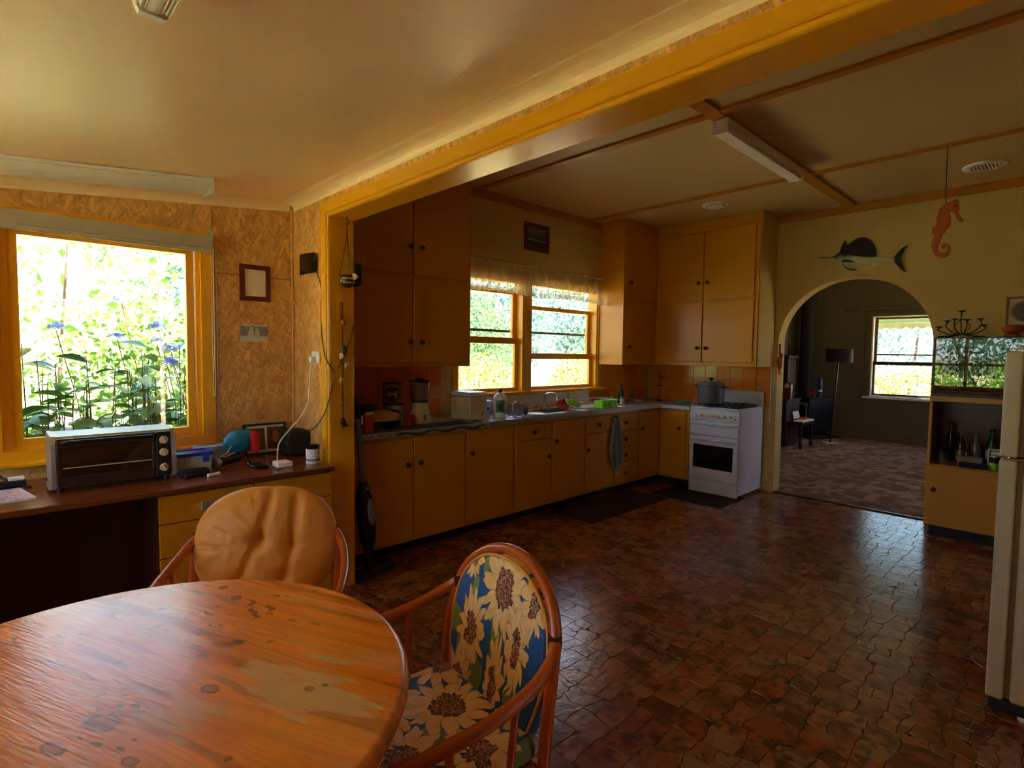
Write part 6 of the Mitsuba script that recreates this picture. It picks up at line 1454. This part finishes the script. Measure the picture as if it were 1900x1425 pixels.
# blue flower heads
def flower_head(parent, loc, r, seed):
    gg = np.random.default_rng(seed); V, Fc, at = [], [], 0
    for k in range(26):
        d = gg.normal(size=3); d[2] = abs(d[2]) * .8; d[1] -= .5; d /= np.linalg.norm(d)
        c = np.array(loc) + d * r * np.array([1, .7, .8])
        x = np.cross(d, gg.normal(size=3)); x /= np.linalg.norm(x); y = np.cross(d, x)
        for q in range(5):
            a = q * 1.2566
            o, w = math.cos(a) * x + math.sin(a) * y, -math.sin(a) * x + math.cos(a) * y
            s = r * .34
            V += [c, c + o * s * .7 + w * s * .36, c + o * s + d * s * .1, c + o * s * .7 - w * s * .36]
            Fc += [(at, at + 1, at + 2), (at, at + 2, at + 3)]; at += 4
    put('flower_head', (np.array(V), np.array(Fc)), 'm_plumbago', parent=parent, kind=None)
scene['m_plumbago'] = {'type': 'principledthin', 'base_color': rgb(srgb(138, 150, 226)), 'roughness': .6, 'diff_trans': 1.0, 'spec_trans': 0.0}
t = thing('plumbago', 'straggling plant with pale blue flower heads outside the dining window', 'flowering plant')
heads = ((.72, 4.95, 1.82, .055), (.93, 4.85, 1.63, .055), (.33, 4.8, 1.60, .045), (.98, 4.7, 1.46, .06), (.97, 4.6, 1.36, .06), (.68, 4.9, 1.55, .04), (.90, 4.75, 1.52, .04), (.18, 4.5, 1.05, .03))
stems = []
for i, (x, y, z, r) in enumerate(heads):
    flower_head(t, (x, y, z), r, 50 + i)
    stems.append(tube(catmull([(x + .1, y + .2, GZ), (x + .14, y + .1, z * .5), (x, y, z - .02)], 6), .003, 5))
put('stems', cat(stems), 'm_bark', True, parent=t)
V, Fc, C = leaf_cloud(900, (.8, 5.05, 1.3), (.7, .25, .55), .055, ((120, 160, 70), (150, 184, 90), (100, 146, 64)), 78, .1)
put('foliage', (V, Fc), 'm_leaf', parent=t, color=C, kind='stuff')
# seen through the kitchen window
shrub('garden_shrub', 'pale sunlit shrub low in the left sash of the kitchen window', 'shrub', (7.4, 8.6, GZ), [((7.0, 8.4, .6), (1.0, .9, .9)), ((8.3, 8.8, .4), (.9, .8, .7))], 8000, .08, 'dry', 11)
shrub('garden_tree', 'grey-green tree behind the left sash of the kitchen window', 'tree', (11.5, 13.2, GZ), [((10.9, 13.0, 2.0), (1.3, 1.2, 1.5)), ((12.2, 13.6, 1.2), (1.0, 1.0, 1.2))], 7000, .12, 'mid', 12)
shrub('garden_shrub', 'dry olive shrub low in the right sash of the kitchen window', 'shrub', (11.2, 9.2, GZ), [((11.0, 9.0, .7), (.9, .9, .9)), ((12.2, 9.4, .5), (.9, .8, .8))], 8000, .08, 'dry', 13)
for i, (x, y, z, s) in enumerate(((22, 31, 4.5, 4.2), (34, 37, 5, 5), (47, 40, 5.5, 5), (31, 21, 3.0, 3), (10, 36, 5, 4.5))):
    shrub('gum_tree', ['hazy gum tree far beyond the left sash of the kitchen window', 'hazy gum tree seen beside the kitchen window mullion', 'hazy gum tree far beyond the right sash of the kitchen window', 'nearer hazy gum tree low in the right sash of the kitchen window', 'hazy gum tree at the left edge of the kitchen window view'][i], 'tree', (x, y, GZ), [((x, y, z), (s, s * .8, s * .9)), ((x + s * .6, y, z * .6), (s * .7, s * .6, s * .6))], 5000, .5, 'blue', 20 + i, 'far gum trees beyond the kitchen window')
# seen through the living room window
shrub('garden_shrub', 'sunlit pale shrub outside the lower sash of the living room window', 'shrub', (15.8, 3.0, GZ), [((15.6, 2.6, .6), (.7, .9, .75)), ((15.9, 3.7, .5), (.8, .8, .8)), ((15.8, 1.6, .6), (.8, .8, .8))], 9000, .075, 'dry', 31)
shrub('garden_tree', 'pale blue-green tree outside the upper sash of the living room window', 'tree', (21, 4, GZ), [((21, 3.5, 2.4), (1.6, 2.2, 2.0)), ((22, 6, 2.8), (1.6, 1.8, 2.2)), ((22, 1.0, 2.5), (1.6, 1.8, 2))], 13000, .13, 'blue', 32)
# beyond the window behind the camera (it shows as the reflection in the fish tank)
shrub('garden_hedge', 'blue-green hedge far behind the outer dining window, reflected in the fish tank', 'hedge', (-13, 2, GZ), [((-13, y, 1.8), (1.2, 1.8, 3.0)) for y in (-1.5, 1, 3.5, 6)], 12000, .17, 'deep', 42)
shrub('garden_shrub', 'sunlit green hedge outside the outer dining window, reflected in the fish tank', 'shrub', (-5, 1.5, GZ), [((-5, 1.0, .5), (.8, 1.0, .85)), ((-5.2, 2.6, .5), (.8, 1.0, .85)), ((-5.2, -.3, .5), (.8, 1.0, .85))], 7000, .08, 'bright', 41)
# scalloped awning over the living room window
t = thing('awning', 'green window awning with a scalloped edge outside the living room window', 'awning')
top = box(XF + .16, XF + .75, 1.0, 2.85, 0, .01); top.apply_transform(np.array(rotm((0, 1, 0), .42, (XF + .16, 0, 0)))); top.apply_translation((0, 0, 2.36))
mat('m_awning', srgb(92, 120, 92), .7); mat('m_awning_pale', srgb(214, 220, 170), .7)
put('canopy', top, 'm_awning', parent=t)
n = 12; w = 1.85 / n
pts = [(-1.0, 0), (-2.85, 0)] + [(-2.85 + 1.85 * i / 120, -.075 - .04 * abs(math.sin(math.pi * n * i / 120))) for i in range(121)]
put('scalloped_edge', prism(pts, .004, face_mx((XF + .705, 0, 2.115))), 'm_awning_pale', parent=t, label='pale scalloped edge')
